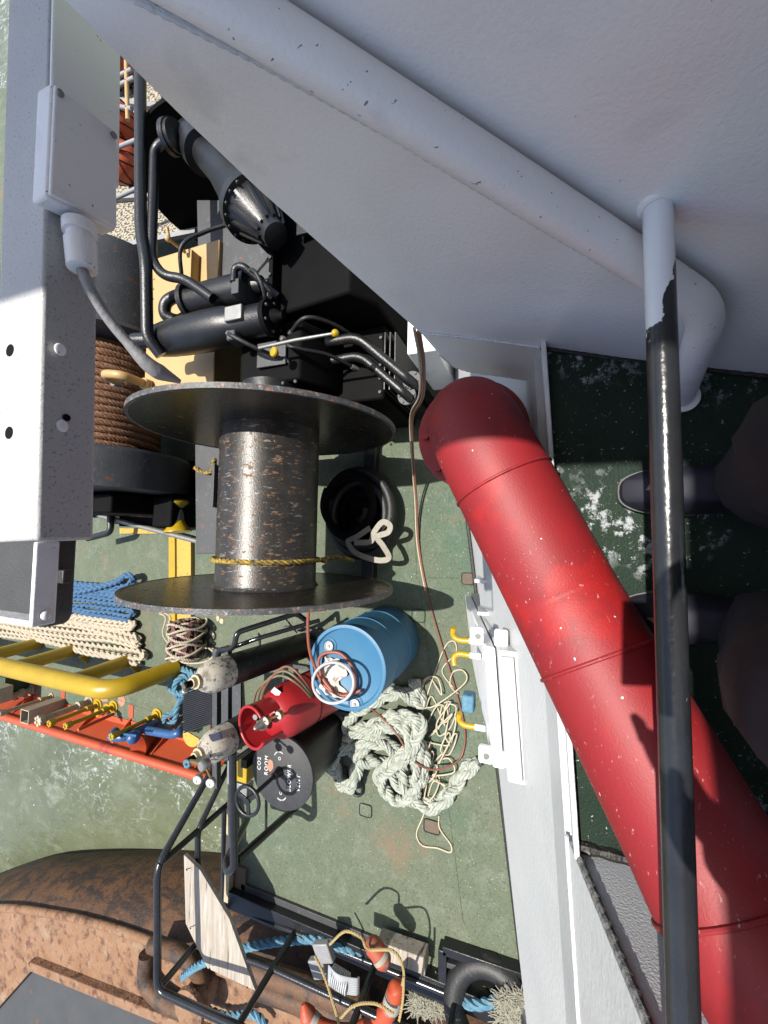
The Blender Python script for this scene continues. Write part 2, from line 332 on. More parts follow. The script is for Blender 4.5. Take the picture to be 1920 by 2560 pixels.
def water_material():
    m = bpy.data.materials.new('harbour_water'); m.use_nodes = True; t = m.node_tree; N = t.nodes; K = t.links; b = N['Principled BSDF']
    tc = N.new('ShaderNodeTexCoord')
    def nz(s, d=8, r=.6, st=(1, 1, 1), dist=0):
        mp = N.new('ShaderNodeMapping'); mp.inputs['Scale'].default_value = st; K.new(tc.outputs['Object'], mp.inputs[0])
        n = N.new('ShaderNodeTexNoise'); n.inputs['Scale'].default_value = s; n.inputs['Detail'].default_value = d; n.inputs['Roughness'].default_value = r; n.inputs['Distortion'].default_value = dist; K.new(mp.outputs[0], n.inputs['Vector']); return n.outputs[0]
    def mr(s, a, bb):
        q = N.new('ShaderNodeMapRange'); q.inputs[1].default_value = a; q.inputs[2].default_value = bb; q.clamp = True; K.new(s, q.inputs[0]); return q.outputs[0]
    def mul(a, bb):
        q = N.new('ShaderNodeMath'); q.operation = 'MULTIPLY'; K.new(a, q.inputs[0]); K.new(bb, q.inputs[1]); return q.outputs[0]
    def mx(f, a, bb):
        x = N.new('ShaderNodeMix'); x.data_type = 'RGBA'; K.new(f, x.inputs[0])
        for i, q in ((6, a), (7, bb)):
            if isinstance(q, tuple): x.inputs[i].default_value = (*q, 1)
            else: K.new(q, x.inputs[i])
        return x.outputs[2]
    base = mx(mr(nz(.9, 4), .35, .65), (.075, .086, .05), (.1, .113, .07))
    # streaky churn and foam lace
    streak = mr(nz(3.2, 9, .7, (1, .55, 1), .7), .5, .78); base = mx(mul(streak, mr(nz(.7, 3), .4, .6)), base, (.18, .205, .16))
    def ridge(sc, w, off):
        mp = N.new('ShaderNodeMapping'); mp.inputs['Location'].default_value = (off, off, 0); mp.inputs['Scale'].default_value = (1.25, .8, 1); K.new(tc.outputs['Object'], mp.inputs[0])
        n = N.new('ShaderNodeTexNoise'); n.inputs['Scale'].default_value = sc; n.inputs['Detail'].default_value = 7; n.inputs['Roughness'].default_value = .62; n.inputs['Distortion'].default_value = 1.1; K.new(mp.outputs[0], n.inputs['Vector'])
        q = N.new('ShaderNodeMath'); q.operation = 'SUBTRACT'; q.inputs[1].default_value = .5; K.new(n.outputs[0], q.inputs[0])
        r = N.new('ShaderNodeMath'); r.operation = 'ABSOLUTE'; K.new(q.outputs[0], r.inputs[0]); return mr(r.outputs[0], w, 0)
    sx = N.new('ShaderNodeSeparateXYZ'); K.new(tc.outputs['Object'], sx.inputs[0])
    nearhull = mr(sx.outputs[0], -5.2, -3.9)
    f1 = mul(ridge(2.6, .028, 0), mr(nz(9, 6, .7), .45, .6)); f2 = mul(mr(nz(5.5, 9, .75, (1, .7, 1), .8), .56, .66), mr(nz(22, 3), .42, .62))
    mxm = N.new('ShaderNodeMath'); mxm.operation = 'MAXIMUM'; K.new(f1, mxm.inputs[0]); K.new(f2, mxm.inputs[1])
    foam = mul(mul(mxm.outputs[0], mr(nz(.8, 3, .5), .37, .54)), nearhull)
    speck = mr(nz(14, 3, .6), .7, .74); spk = mul(speck, mr(nz(.6, 2), .42, .6))
    base = mx(foam, base, (.45, .48, .48)); base = mx(spk, base, (.5, .52, .52))
    K.new(base, b.inputs['Base Color']); b.inputs['Roughness'].default_value = .22; b.inputs['Specular IOR Level'].default_value = .3
    bp = N.new('ShaderNodeBump'); bp.inputs['Distance'].default_value = .12; bp.inputs['Strength'].default_value = .6; K.new(nz(2.6, 6, .55, (1, .6, 1)), bp.inputs['Height']); K.new(bp.outputs[0], b.inputs['Normal'])
    return m
m_water = water_material()

# ================================================================== SETTING
g = G(); g.add([(-200, -200, -1.4), (200, -200, -1.4), (200, 200, -1.4), (-200, 200, -1.4)], [(0, 1, 2, 3)])
struct(g.obj('water', m_water, smooth=0))
DECK = [(-3.8, -3), (-3.8, 2.97), (-2.5, 2.97), (-2.5, 12), (7, 12), (7, -3)]
deck = struct(G().plate([(x, y, 0) for x, y in DECK], (0, 0, -.14)).obj('main_deck', m_deck, smooth=0))
struct(G().plate([(x + (.03 if x < 0 else -.03), y, -.14) for x, y in [(-3.8, -3), (-3.8, 2.94), (-2.5, 2.94), (-2.5, 12), (7, 12), (7, -3)]], (0, 0, -2)).obj('hull', m_wateredge, smooth=0))
# raised pads, primer patches and weld seams on the deck
for x, y, sx, sy in [(790, 1750, .055, .06), (933, 1785, .055, .07), (904, 1330, .055, .06), (1010, 1250, .05, .05)]:
    c = pt(x, y, 0); g = G(); q = []
    for k in range(16):
        a = 2 * math.pi * k / 16; cs, sn = math.cos(a), math.sin(a)
        q.append(c + A(sx * np.sign(cs) * abs(cs) ** .35, sy * np.sign(sn) * abs(sn) ** .35, .012))
    g.plate([p + A(0, 0, -.007) for p in q], (0, 0, -.02)); g.obj('deck_pad', m_patch if x > 920 else m_deck, deck)
    g = G(); g.tube([p + A(0, 0, -.004) for p in q], .0045, 6, closed=True); g.obj('pad_weld', m_cut, deck)
for x, y, s, t in [(223, 1508, .05, .09), (262, 1514, .07, .07), (465, 1322, .03, .03), (470, 1336, .035, .02), (478, 1342, .03, .03), (445, 1318, .05, .02), (457, 1367, .035, .035), (455, 1385, .03, .02), (458, 1402, .03, .03), (462, 1425, .05, .05), (640, 1980, .08, .06)]:
    c = pt(x, y, .004)
    G().plate([c + A(s * math.cos(k * .524) * random.uniform(.8, 1.1), t * math.sin(k * .524) * random.uniform(.8, 1.1), 0) for k in range(12)], (0, 0, -.01)).obj('paint_patch', m_pinkpatch if x < 300 else m_cream, deck)
for a, b in [((890, 1000), (900, 1250)), ((915, 1248), (1010, 1248)), ((905, 1255), (1000, 1990)), ((170, 1480), (390, 1560))]:
    G().tube([pt(*a, .001), pt(*b, .001)], .005, 6).obj('weld_seam', m_deck, deck)

# upper deck platform
def ytop(X): return -.04 + .058 * X
def wally(X, z): return (.529 + .128 * X) + (ytop(X) - (.529 + .128 * X)) * z / 2.4
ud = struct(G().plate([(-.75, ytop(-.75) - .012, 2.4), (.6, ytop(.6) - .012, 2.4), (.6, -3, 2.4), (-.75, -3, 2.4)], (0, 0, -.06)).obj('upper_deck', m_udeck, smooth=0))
G().bar((-.75, ytop(-.75) - .006, 2.395), (.53, ytop(.53) - .006, 2.395), .012, .09).obj('deck_edge_bar', m_bead, ud, bevel=.003)

# house front below the platform
hw = thing('deckhouse_wall', 'sloping white deckhouse wall below the platform beside the green deck', 'wall', (0, .3, 0))
g = G(); g.plate([(-4.3, wally(-4.3, 0), 0), (3, wally(3, 0), 0), (3, wally(3, 2.33), 2.33), (-4.3, wally(-4.3, 2.33), 2.33)], (0, -.05, 0)); g.obj('wall_plate', m_wall, hw, smooth=0)
g = G(); g.plate([(-4.3, wally(-4.3, 2.36), 2.36), (-.765, wally(-.765, 2.36), 2.36), (-.765, wally(-.765, 3.6), 3.6), (-4.3, wally(-4.3, 3.6), 3.6)], (0, -.05, 0)); g.obj('upper_wall_plate', m_wall, hw, smooth=0)
g = G(); g.tube([(-4.3, wally(-4.3, 2.35) + .001, 2.35), (-.76, wally(-.76, 2.35) + .001, 2.35)], .005, 8); g.obj('weld_seam', m_bead, hw)
g = G(); g.tube([(x, wally(x, 0) + .012, .012) for x in np.linspace(-4.2, 1, 40)], .016, 6); g.obj('deck_joint', m_cut, hw)
for x, y in [(1035, 1240), (1045, 1300)]:
    c = pt(x + 12, y, .9); c[1] = wally(c[0], .9)
    G().bar((c[0], c[1] + .02, .5), (c[0], c[1] - .03, 1.3), .02, .1).obj('stiffener', m_wall, hw, bevel=.003)

# watertight door on that wall
dr = thing('watertight_door', 'white watertight hatch door with yellow gripped handles on the deckhouse wall', 'door', (-.75, .3, .2))
def wf(X, z, o): return A(X, wally(X, z) + o, z)
x0, x1 = -.47, -.98
g = G(); g.plate([wf(x0, .3, 0), wf(x1, .3, 0), wf(x1, 1.8, 0), wf(x0, 1.8, 0)], (0, .075, 0)); g.obj('door_frame', m_wall, dr, bevel=.006)
g = G(); g.plate([wf(x0 - .01, .34, .08), wf(x1 + .01, .34, .08), wf(x1 + .01, 1.74, .08), wf(x0 - .01, 1.74, .08)], (0, .045, 0)); g.obj('door_leaf', m_white, dr, bevel=.008)
g = G(); g.bar(wf(x0 - .02, 1.812, .045), wf(x1 + .02, 1.812, .045), .05, .012); g.obj('rain_ledge', m_wspeck, dr, bevel=.003)
for xx in (x0 + .03, x1 + .05):
    g = G()
    for o in (.05, .15): g.box(wf(xx, 1.72, o), (.035, .028, .016))
    g.obj('hinge_lug', m_white, dr, bevel=.008)
    G().cyl(wf(xx, 1.73, .15), wf(xx, 1.745, .15), .012, 12).obj('hinge_pin', m_steel, dr)
for xx, z, s in [(-.5, 1.6, -1), (-.58, 1.55, 1), (-.93, 1.5, -1)]:
    b = wf(xx, z, .13)
    G().cyl(b, b + A(0, .05, 0), .014, 12).obj('dog_spindle', m_white, dr)
    G().tube(spline([b + A(0, .045, 0), b + A(0, .1, 0), b + A(-.02 * s, .125, 0), b + A(-.055 * s, .12, .01)], 6), .014, 10).obj('dog_handle', m_yellow, dr)
g = G(); g.box(wf(-1.0, 1.05, .19), (.05, .035, .05)); tag(g.obj('sponge', m_ropesky, None, bevel=.012), 'small blue block hanging beside the lowest yellow door handle', 'sponge')

# grey bulwark on the far side of the platform
bw = thing('grey_bulwark', 'grey painted steel bulwark plate behind the red pipe at the platform end', 'bulwark', (-.75, -.3, 2.4))
g = G(); g.plate([(-.75, wally(-.75, 2.4) - .01, 2.4), (-.75, wally(-.75, 3.6) - .01, 3.6), (-.75, -3, 3.6), (-.75, -3, 2.4)], (-.012, 0, 0)); g.obj('plate', m_grey, bw, smooth=0)
def bead(P, r=.006, seed=1):
    P, L = resample(P, r * .55); rs = np.random.RandomState(seed)
    return G().tube(P, r * (.72 + .3 * np.abs(np.sin(L / (r * 1.1))) + .12 * rs.rand(len(L))), 8)
bead([(-.748, wally(-.75, z) - .004, z) for z in np.linspace(2.4, 3.6, 30)], .0085).obj('weld_bead', mat('grimy_bead', (.3, .3, .3), (.12, .12, .12), 90, .5, bump=.003, bsc=120), bw)
bead([(-.742, y, 2.403) for y in np.linspace(-.09, -1.5, 40)], .014, 3).obj('sealant_bead', m_cut, bw)

# white wing plate on the near right, standing on the platform edge
def ppt(x, y, off=0):
    r = _M @ np.array([(x * 1.15732 - 960) / 1000.0, (y * 1.15732 - 1280) / 1000.0, 1.0])
    t = (.4913 - off) / (r[0] - .287 * r[1]); return A(0, 0, CAM_H) + r * t
wp = thing('wing_bulwark', 'large white wing bulwark plate with a fat painted tube across it', 'bulwark', (.5, 0, 2.4))
edge = [ppt(*p) for p in [(240, 100), (400, 258), (560, 410), (735, 565), (910, 720), (950, 766), (981, 793), (1012, 803), (1154, 824)]]
lastp = edge[-1]; dirY = A(.287, 1, 0)
back = lastp + dirY * (-2.2 - lastp[1]); top0 = edge[0] + dirY * .1 + A(0, 0, .6); topb = A(*(edge[0] + dirY * (-2.2 - edge[0][1]))[:2], top0[2])
back[2] = lastp[2]
g = G(); g.plate(edge + [back, topb, top0], A(.012, -.0034, 0)); g.obj('plate', m_plate, wp, smooth=0)
bead([ppt(915, 719, .003), ppt(1040, 733, .003), ppt(1165, 750, .003)], .004).obj('weld_bead', m_bead, wp)
bead([ppt(x, y, .004) for x, y in [(1168, 752), (1400, 786), (1700, 818)]], .007, 5).obj('base_seam', m_cut, wp)
bead([p + A(.004, .002, 0) for p in edge[5:]], .005, 8).obj('cut_edge', m_bead, wp)
e3 = pt(1472, 858, 2.4)
tp = [ppt(60, -235, .03), ppt(330, -85, .03), ppt(593, 71, .03), ppt(1106, 391, .03), ppt(1390, 572, .03), ppt(1535, 668, .034), e3 + A(0, 0, -.01)]
P = bend(tp, .06, 12); g = G(); g.tube(P, .0275, 28); g.obj('stiffener_tube', m_white, wp)
bead([ppt(x, y, .004) for x, y in [(150, -75), (340, 22), (553, 130), (850, 296), (1106, 452), (1370, 610)]], .0045, 6).obj('tube_weld', m_bead, wp)
g = G(); g.lathe(e3 + A(0, 0, .0), (0, 0, 1), [(0, .036), (.006, .036)], 24); g.obj('tube_foot', m_white, wp)
g = G(); g.torus(A(.452, -.155, 2.88), (1, .05, 0), .02, .006, 24, 8); g.obj('rail_weld', m_white, wp)
# curved gusset where the plate meets the lamp bracket
g = G(); g.box((.70, .592, 3.155), (.2, .003, .045), ((.9984, .0566, 0), (-.0566, .9984, 0), (0, 0, 1))); g.obj('gusset', m_plate, wp, bevel=.002)

# black guard rail across the platform front
def rail_paint():
    m = mat('rail_paint_half_white', k=.8, c=(.016, .017, .02), c2=(.026, .027, .03), sc=9, rough=.22, bump=.0009, bsc=60, layers=[dict(c=(.6, .62, .65), sc=70, lo=.73, hi=.75, det=4)])
    t = m.node_tree; N = t.nodes; K = t.links; b = N['Principled BSDF']; base = b.inputs['Base Color'].links[0].from_socket
    tc = N.new('ShaderNodeTexCoord'); sp = N.new('ShaderNodeSeparateXYZ'); K.new(tc.outputs['Object'], sp.inputs[0])
    nz = N.new('ShaderNodeTexNoise'); nz.inputs['Scale'].default_value = 26; nz.inputs['Detail'].default_value = 8; K.new(tc.outputs['Object'], nz.inputs['Vector'])
    def ma(op, a, v):
        q = N.new('ShaderNodeMath'); q.operation = op; K.new(a, q.inputs[0])
        if isinstance(v, float): q.inputs[1].default_value = v
        else: K.new(v, q.inputs[1])
        return q.outputs[0]
    s = ma('ADD', ma('MULTIPLY', sp.outputs[1], 3.2), sp.outputs[0]); s = ma('ADD', s, ma('MULTIPLY', nz.outputs[0], .16))
    r = N.new('ShaderNodeMapRange'); r.inputs[1].default_value = -.108; r.inputs[2].default_value = -.104; K.new(s, r.inputs[0])
    x = N.new('ShaderNodeMix'); x.data_type = 'RGBA'; K.new(r.outputs[0], x.inputs[0]); K.new(base, x.inputs[6]); x.inputs[7].default_value = (.72, .74, .77, 1); K.new(x.outputs[2], b.inputs['Base Color']); return m
rl = thing('guard_rail', 'glossy black pipe guard rail crossing the frame with a white painted end', 'railing', (-.5, -.17, 2.4))
g = G(); g.tube([(x, -.155 - .02 * (.45 - x) / 1.5, 2.88) for x in np.linspace(.45, -1.6, 60)], .018, 24); g.obj('rail', rail_paint(), rl)
g = G(); g.cyl((-1.55, -.18, 2.4), (-1.55, -.18, 3.4), .021, 16); g.obj('post', m_blackrail, rl)

# roof overhang of the wheelhouse above the camera (casts the shade on the platform)
g = G(); g.plate([(.52, 1.05, 4.6), (3.5, 1.05, 4.6), (3.5, -3.2, 4.6), (-.85, -3.2, 4.6), (-.85, .12, 4.6), (.52, .12, 4.6)], (0, 0, .12))
tag(g.obj('roof_overhang', m_white, smooth=0), 'white wheelhouse roof overhang above the platform', 'roof')

# red vent pipe
rp = thing('red_pipe', 'thick glossy red steel pipe crossing over the platform edge', 'pipe', (.33, .17, 0))
E0 = A(.315, .172, 2.5); B1 = A(-.139, -.055, 2.523); B2 = A(-.53, -.26, 2.66); C0 = A(-.575, -.283, 2.69); C1 = C0 + A(-.62, -.42, .34)
P = bend([A(.315, .172, 0), E0, B1], .17, 16)[:-1]; P = np.vstack([P, bend([B1, B2, C0, C1], .03, 4)])
P, _ = resample(P, .02); g = G(); g.tube(P, .1165, 48); g.obj('pipe_wall', m_red, rp)
def ring(c, d, R, r, seed):
    u, v = perp(d); rs = np.random.RandomState(seed); n = 90
    return G().tube([c + (R + .0015 * rs.rand()) * (u * math.cos(a) + v * math.sin(a)) for a in np.arange(n) * 2 * math.pi / n], r, 8, closed=True)
d01 = unit(B1 - E0)
ring(E0 + d01 * .22, d01, .1165, .0035, 1).obj('weld_seam', m_red, rp)
ring(B1 + unit(B2 - B1) * .14, unit(B2 - B1), .1165, .004, 2).obj('weld_seam', m_red, rp)
ring(C0 + A(.0, .0, .0), unit(unit(C0 - B2) + unit(C1 - C0)), .1165, .004, 3).obj('weld_seam', m_red, rp)
g = G(); g.lathe((.305, .185, 2.245), (0, 0, 1), [(0, .17), (.022, .17)], 48); g.lathe((.305, .185, 2.215), (0, 0, 1), [(0, .17), (.022, .17)], 48); g.obj('flange', m_red, rp, bevel=.003)
for k in range(8): G().bolts((.305, .185, 2.267), (0, 0, 1), .145, 1, .014, .018, k * math.pi / 4).obj('flange_bolt', m_red, rp)

# ---------------------------------------------------------------- lamp bracket with junction box and cut cable
lb = thing('lamp_bracket', 'white box section bracket at upper left sticking out from the wing plate', 'bracket', (.5, .57, 3.14))
yb, zt, zb = .556, 3.2, 3.134
def py(x, y, Y):
    r = _M @ np.array([(x * 1.15732 - 960) / 1000.0, (y * 1.15732 - 1280) / 1000.0, 1.0]); return A(0, 0, CAM_H) + r * (Y / r[1])
XE = py(100, 1167, yb)[0]
BU, BV_ = unit(A(1, .0567, 0)), unit(A(-.0567, 1, 0)); Lb = .95
g = G(); g.box(A(XE, yb, (zt + zb) / 2) + BU * Lb / 2 + BV_ * .047, (Lb / 2, .047, (zt - zb) / 2), (BU, BV_, A(0, 0, 1))); g.obj('box_section', m_wspeck, lb, bevel=.004)
for x, y, top in [(22, 757, 1), (20, 935, 1), (144, 902, 0)]:
    if top: c = pt(x, y, zt); G().lathe(c + A(0, 0, -.001), (0, 0, 1), [(0, .008), (.0016, .008)], 20).obj('bolt_hole', m_vblack, lb)
    else: c = py(x, y, yb + .008); G().lathe(c + A(0, .001, 0), (0, -1, 0), [(0, .0045), (.0016, .0045)], 16).obj('bolt_hole', m_vblack, lb)
for x, y in [(130, 755), (135, 920), (128, 1100)]:
    c = py(x, y, yb + .008); G().ball(c, (.008, .002, .007), 14, 8).obj('weld_blob', m_white, lb)
jb = thing('junction_box', 'white painted junction box under the bracket near the top left corner', 'junction box', (.45, .52, 3.1))
Yj = .548; q = [py(112, 175, Yj), py(250, 285, Yj), py(252, 500, Yj), py(100, 425, Yj)]
g = G(); g.plate(q, (0, .03, 0)); g.obj('box_body', m_white, jb, bevel=.004)
c = [p + A(0, -.004, 0) for p in q]; ctr = sum(c) / 4
g = G(); g.plate([p + (ctr - p) * .05 for p in c], (0, .006, 0)); g.obj('box_lid', m_white, jb, bevel=.002)
for p in c[:2]: G().lathe(p + (ctr - p) * .16 + A(0, -.003, 0), (0, 1, 0), [(0, .004), (.004, .004)], 12).obj('lid_screw', m_steel, jb)
gc = py(172, 500, .556); ge = py(178, 585, .55)
g = G(); d = unit(ge - gc); L = np.linalg.norm(ge - gc); g.lathe(gc, d, [(-.01, .019), (.004, .019), (.005, .0155), (.013, .0155), (.014, .018), (L * .95, .017), (L, .013)], 24); g.obj('cable_gland', m_white, jb)
cp = [ge, py(195, 625, .53), py(235, 690, .525), py(285, 750, .515), py(330, 795, .505), py(388, 824, .50)]
P = spline(cp, 10); g = G(); g.tube(P, np.r_[np.full(len(P) - 22, .0068), np.linspace(.0075, .0115, 14), np.linspace(.011, .0035, 8)], 14); tag(g.obj('cut_cable', m_cable), 'grey painted cut cable hanging from the white gland', 'cable')

# floodlight hanging at the bracket end
fl = thing('floodlight', 'black rounded floodlight on a white strap at the left edge', 'floodlight', (XE - .06, .62, 3.1))
g = G(); zc = 3.05
def rr(cx, cy, hx, hy, rad, z, n=6):
    o = []
    for sx, sy, a0 in ((1, 1, 0), (-1, 1, 90), (-1, -1, 180), (1, -1, 270)):
        for k in range(n + 1):
            a = math.radians(a0 + 90 * k / n); o.append(A(cx + sx * (hx - rad) + rad * math.cos(a), cy + sy * (hy - rad) + rad * math.sin(a), z))
    return o
f1 = pt(165, 1200, zc - .035); f2 = pt(-60, 1332, zc); hx = .09; cx = f2[0] + hx; yr = f1[1]; hy = .115; cy = yr + hy
g.plate(rr(cx, cy, hx, hy, .028, zc), (0, 0, -.035)); g.obj('housing', m_lampblack, fl, bevel=.004)
g = G(); g.plate(rr(cx, cy, hx - .016, hy - .014, .02, zc + .012), (0, 0, -.013)); g.obj('back_cover', mat('lamp_cover', (.035, .037, .036), (.045, .047, .045), 20, .6, bump=.001, bsc=300), fl, bevel=.003)
g = G(); g.box((cx, yr - .006, zc - .012), (.012, .012, .008)); g.obj('clip', m_lampblack, fl, bevel=.002)
s0 = XE - .002; s1 = pt(100, 1352, 3.187)[0]
g = G(); g.bx(s1, s0, yb + .001, yb + .007, 3.174, 3.2); g.bx(s1 - .0, s1 + .007, yb + .007, yb + .2, 3.174, 3.2); g.obj('strap', m_white, fl, bevel=.002)
G().ball(A(s1 + .012, yb, 3.186), (.006, .004, .006), 12, 8).obj('strap_bolt', m_white, fl)

# ================================================================== MAIN DECK: TOW WINCH
def boltset(parent, m, c, d, R, k, r=.012, h=.014, a0=0):
    for i in range(k): G().bolts(c, d, R, 1, r, h, a0 + 2 * math.pi * i / k).obj('bolt', m, parent)
YW, ZW, RF, RD = 1.81, 1.09, .905, .348
XL, XU = -.40, .71                       # inner faces of the two flanges
tw = thing('tow_winch', 'big black tow winch with a bare scraped drum between two thin flanges', 'winch', (.3, YW, 0))
g = G(); g.lathe((XL, YW, ZW), (1, 0, 0), [(0, RD + .02), (.018, RD + .004), (.03, RD), (XU - XL, RD)], 64); g.obj('drum', m_drum, tw, smooth=30)
for xx, nm in ((XL - .028, 'flange'), (XU, 'flange')):
    fo = G().lathe((xx, YW, ZW), (1, 0, 0), [(0, RF), (.028, RF)], 96).obj(nm, m_flange, tw, bevel=.003, smooth=30)
    rs = np.random.RandomState(4); n = 180; ring_ = []
    g = G(); g.lathe((xx - .0015, YW, ZW), (1, 0, 0), [(0, RF - .02), (0, RF + .0025), (.031, RF + .0025), (.031, RF - .02)], 96, caps=False); g.obj('rim', m_rim, fo)
g = G(); g.lathe((XL - .028, YW - .02, ZW - .02), (-1, 0, 0), [(0, .14), (.07, .14), (.075, .12)], 40); g.obj('shaft_end', m_greyblack, tw)
g = G(); g.lathe((XU + .028, YW, ZW), (1, 0, 0), [(0, .36), (.02, .36), (.03, .3), (.06, .3), (.065, .27), (.13, .27), (.14, .23), (.3, .22)], 64); g.obj('hub', m_black, tw, smooth=30)
boltset(tw, m_greyblack, (XU + .048, YW, ZW), (1, 0, 0), .33, 20, .013, .014)
g = G(); g.plate([(1.02, 1.42, .06), (1.02, 2.1, .06), (1.02, 2.16, .95), (1.02, 2.02, 1.2), (1.02, 1.5, 1.22), (1.02, 1.36, .9)], (.42, 0, 0)); g.obj('gearbox', m_vblack, tw, bevel=.02)
for k in range(7):
    G().lathe((1.0 - .0, 1.52 + k * .1, 1.225), (0, 0, 1), [(0, .012), (.014, .012)], 6).obj('bolt', m_black, tw)
# big hydraulic motor lying fore and aft
def lathe_part(nm, p0, d, prof, m, parent, n=40, **k):
    g = G(); g.lathe(p0, d, prof, n); return g.obj(nm, m, parent, **k)
mo = lathe_part('motor', (1.42, 2.74, 1.32), (0, -1, 0), [(0, .04), (.01, .085), (.05, .115), (.16, .128), (.3, .135), (.5, .14), (.68, .14), (.76, .125), (.8, .112), (.83, .106), (1.05, .106)], m_black, tw)
lathe_part('motor_end', (1.42, 1.69, 1.32), (0, -1, 0), [(0, .118), (.035, .118), (.036, .06), (.07, .05), (.1, .028), (.12, .026)], m_vblack, mo)
for k in range(6): G().bolts((1.42, 1.655, 1.32), (0, -1, 0), .095, 1, .011, .014, k * 1.047).obj('bolt', m_greyblack, mo)
lathe_part('motor_port', (1.40, 2.84, 1.42), (.02, -1, -.3), [(0, .05), (.02, .055), (.2, .055)], m_black, mo, 24)
mo2 = lathe_part('brake_cylinder', (1.70, 2.47, 1.28), (0, -1, 0), [(0, .1), (.02, .135), (.06, .135), (.061, .11), (.55, .11), (.551, .125), (.61, .125), (.62, .07), (.69, .06), (.7, .03), (.75, .03)], m_black, tw)
g = G(); g.tube(spline([(1.66, 2.48, 1.22), (1.6, 2.58, 1.25), (1.63, 2.66, 1.3), (1.71, 2.64, 1.32), (1.76, 2.56, 1.3), (1.76, 2.45, 1.28)], 8), .045, 16); g.obj('hose_elbow', m_black, mo2)
g = G(); g.box((1.6, 1.86, 1.36), (.05, .03, .1)); g.obj('link_plate', m_greyblack, mo2, bevel=.004)
g = G(); g.box((1.43, 1.88, 1.43), (.05, .07, .02)); g.obj('bracket', m_steel, mo, bevel=.006)
g = G(); g.box((1.3, 1.92, 1.36), (.035, .035, .06)); g.obj('valve_block', m_greyblack, mo, bevel=.01)
# control lever with yellow knobs
lv = thing('control_lever', 'thin steel control lever with a yellow knob beside the winch motor', 'lever', (1.3, 1.85, 1.3))
l0 = pt(560, 752, 1.38); l1 = pt(724, 720, 1.38)
G().tube([l0, l0 * .5 + l1 * .5 + A(0, 0, .01), l1], [.011, .012, .009], 12).obj('rod', m_steel, lv)
G().ball(l1, .024, 18, 12).obj('knob', m_yellow, lv)
c = pt(600, 764, 1.36); g = G(); g.lathe(c, (0, .3, 1), [(0, .012), (.02, .03), (.03, .034), (.04, .03), (.046, .01)], 24); g.obj('knob_wheel', m_yellow, lv)
G().cyl(c + A(0, 0, .02), c + A(.05, .05, .0), .008, 10).obj('knob_stem', m_steel, lv)
# second motor train, under the wing plate
axd = unit(A(-.76, -.62, .04)); g0 = A(2.12, 1.755, 1.42)
mt = lathe_part('reduction_gear', g0, axd, [(-.85, .1), (-.84, .15), (-.76, .15), (-.75, .1), (-.5, .1), (-.3, .13), (-.06, .19), (-.055, .215), (.0, .215), (.001, .18), (.03, .155), (.2, .085), (.24, .082), (.3, .082), (.31, .02)], m_black, tw, 56)
for k in range(18): G().bolts(g0, axd, .198, 1, .01, .015, k * math.pi / 9).obj('bolt', m_greyblack, mt)
u, v = perp(axd)
for k in range(12):
    a = k * math.pi / 6; e = u * math.cos(a) + v * math.sin(a)
    G().plate([g0 + e * .15, g0 + e * .182 + axd * .01, g0 + e * .1 + axd * .24, g0 + e * .08 + axd * .24], np.cross(axd, e) * .018).obj('rib', m_black, mt)
lathe_part('end_bell', g0 - axd * .82, -axd, [(0, .12), (.1, .13), (.22, .1), (.26, .05)], m_black, mt)
g = G(); g.ball(g0 - axd * .95 + A(.0, .14, .1), (.07, .06, .06)); g.obj('relief_valve', m_black, mt)
# black winch body in the corner, deep shade put into its near-black colour
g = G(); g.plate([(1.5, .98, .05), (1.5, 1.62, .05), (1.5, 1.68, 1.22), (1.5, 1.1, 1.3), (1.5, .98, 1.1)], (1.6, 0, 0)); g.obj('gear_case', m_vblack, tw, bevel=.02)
g = G(); g.bx(1.46, 3.0, 1.685, 1.72, .9, 1.3); g.obj('case_rib', m_vblack, tw, bevel=.005)
g = G(); g.box((1.95, 1.7, 1.33), (.04, .05, .06)); g.obj('lug', m_black, tw, bevel=.01)
g = G(); g.bx(.95, 1.5, 1.02, 1.42, .05, .86); g.obj('pedestal', m_vblack, tw, bevel=.02)
for k in range(3): G().bx(1.0 + .0, 1.42, 1.0 - .035 * k, 1.012 - .035 * k, .1, .9 - .01 * k).obj('fin_plate', m_black, tw, bevel=.003)
for y in (1.45, 2.25): G().bx(-.55, 2.6, y - .06, y + .06, 0, .1).obj('bed_beam', m_black, tw, bevel=.005)
for xx in (-.52, .95):
    g = G(); g.plate([(xx, 1.3, .05), (xx, 2.45, .05), (xx, 2.05, ZW + .1), (xx, 1.6, ZW + .1)], (.05, 0, 0)); 
    if xx > 0: g.obj('side_frame', m_black, tw, bevel=.005)
g = G(); g.bx(-.55, -.43, 1.5, 1.95, .02, .5); g.obj('bearing_foot', m_black, tw, bevel=.01)
# frame plate behind the drum
fp = [pt(421, 960, .55), pt(476, 960, .55), pt(476, 1196, .55), pt(423, 1196, .55)]
G().plate(fp, (0, 0, -.5)).obj('frame_post', m_greyblack, tw, bevel=.006)
c0 = pt(465, 1050, .56); G().bx(c0[0] - .2, c0[0] + .2, c0[1] - .02, c0[1] + .01, .56, .6).obj('stop_bar', m_greyblack, tw, bevel=.003)

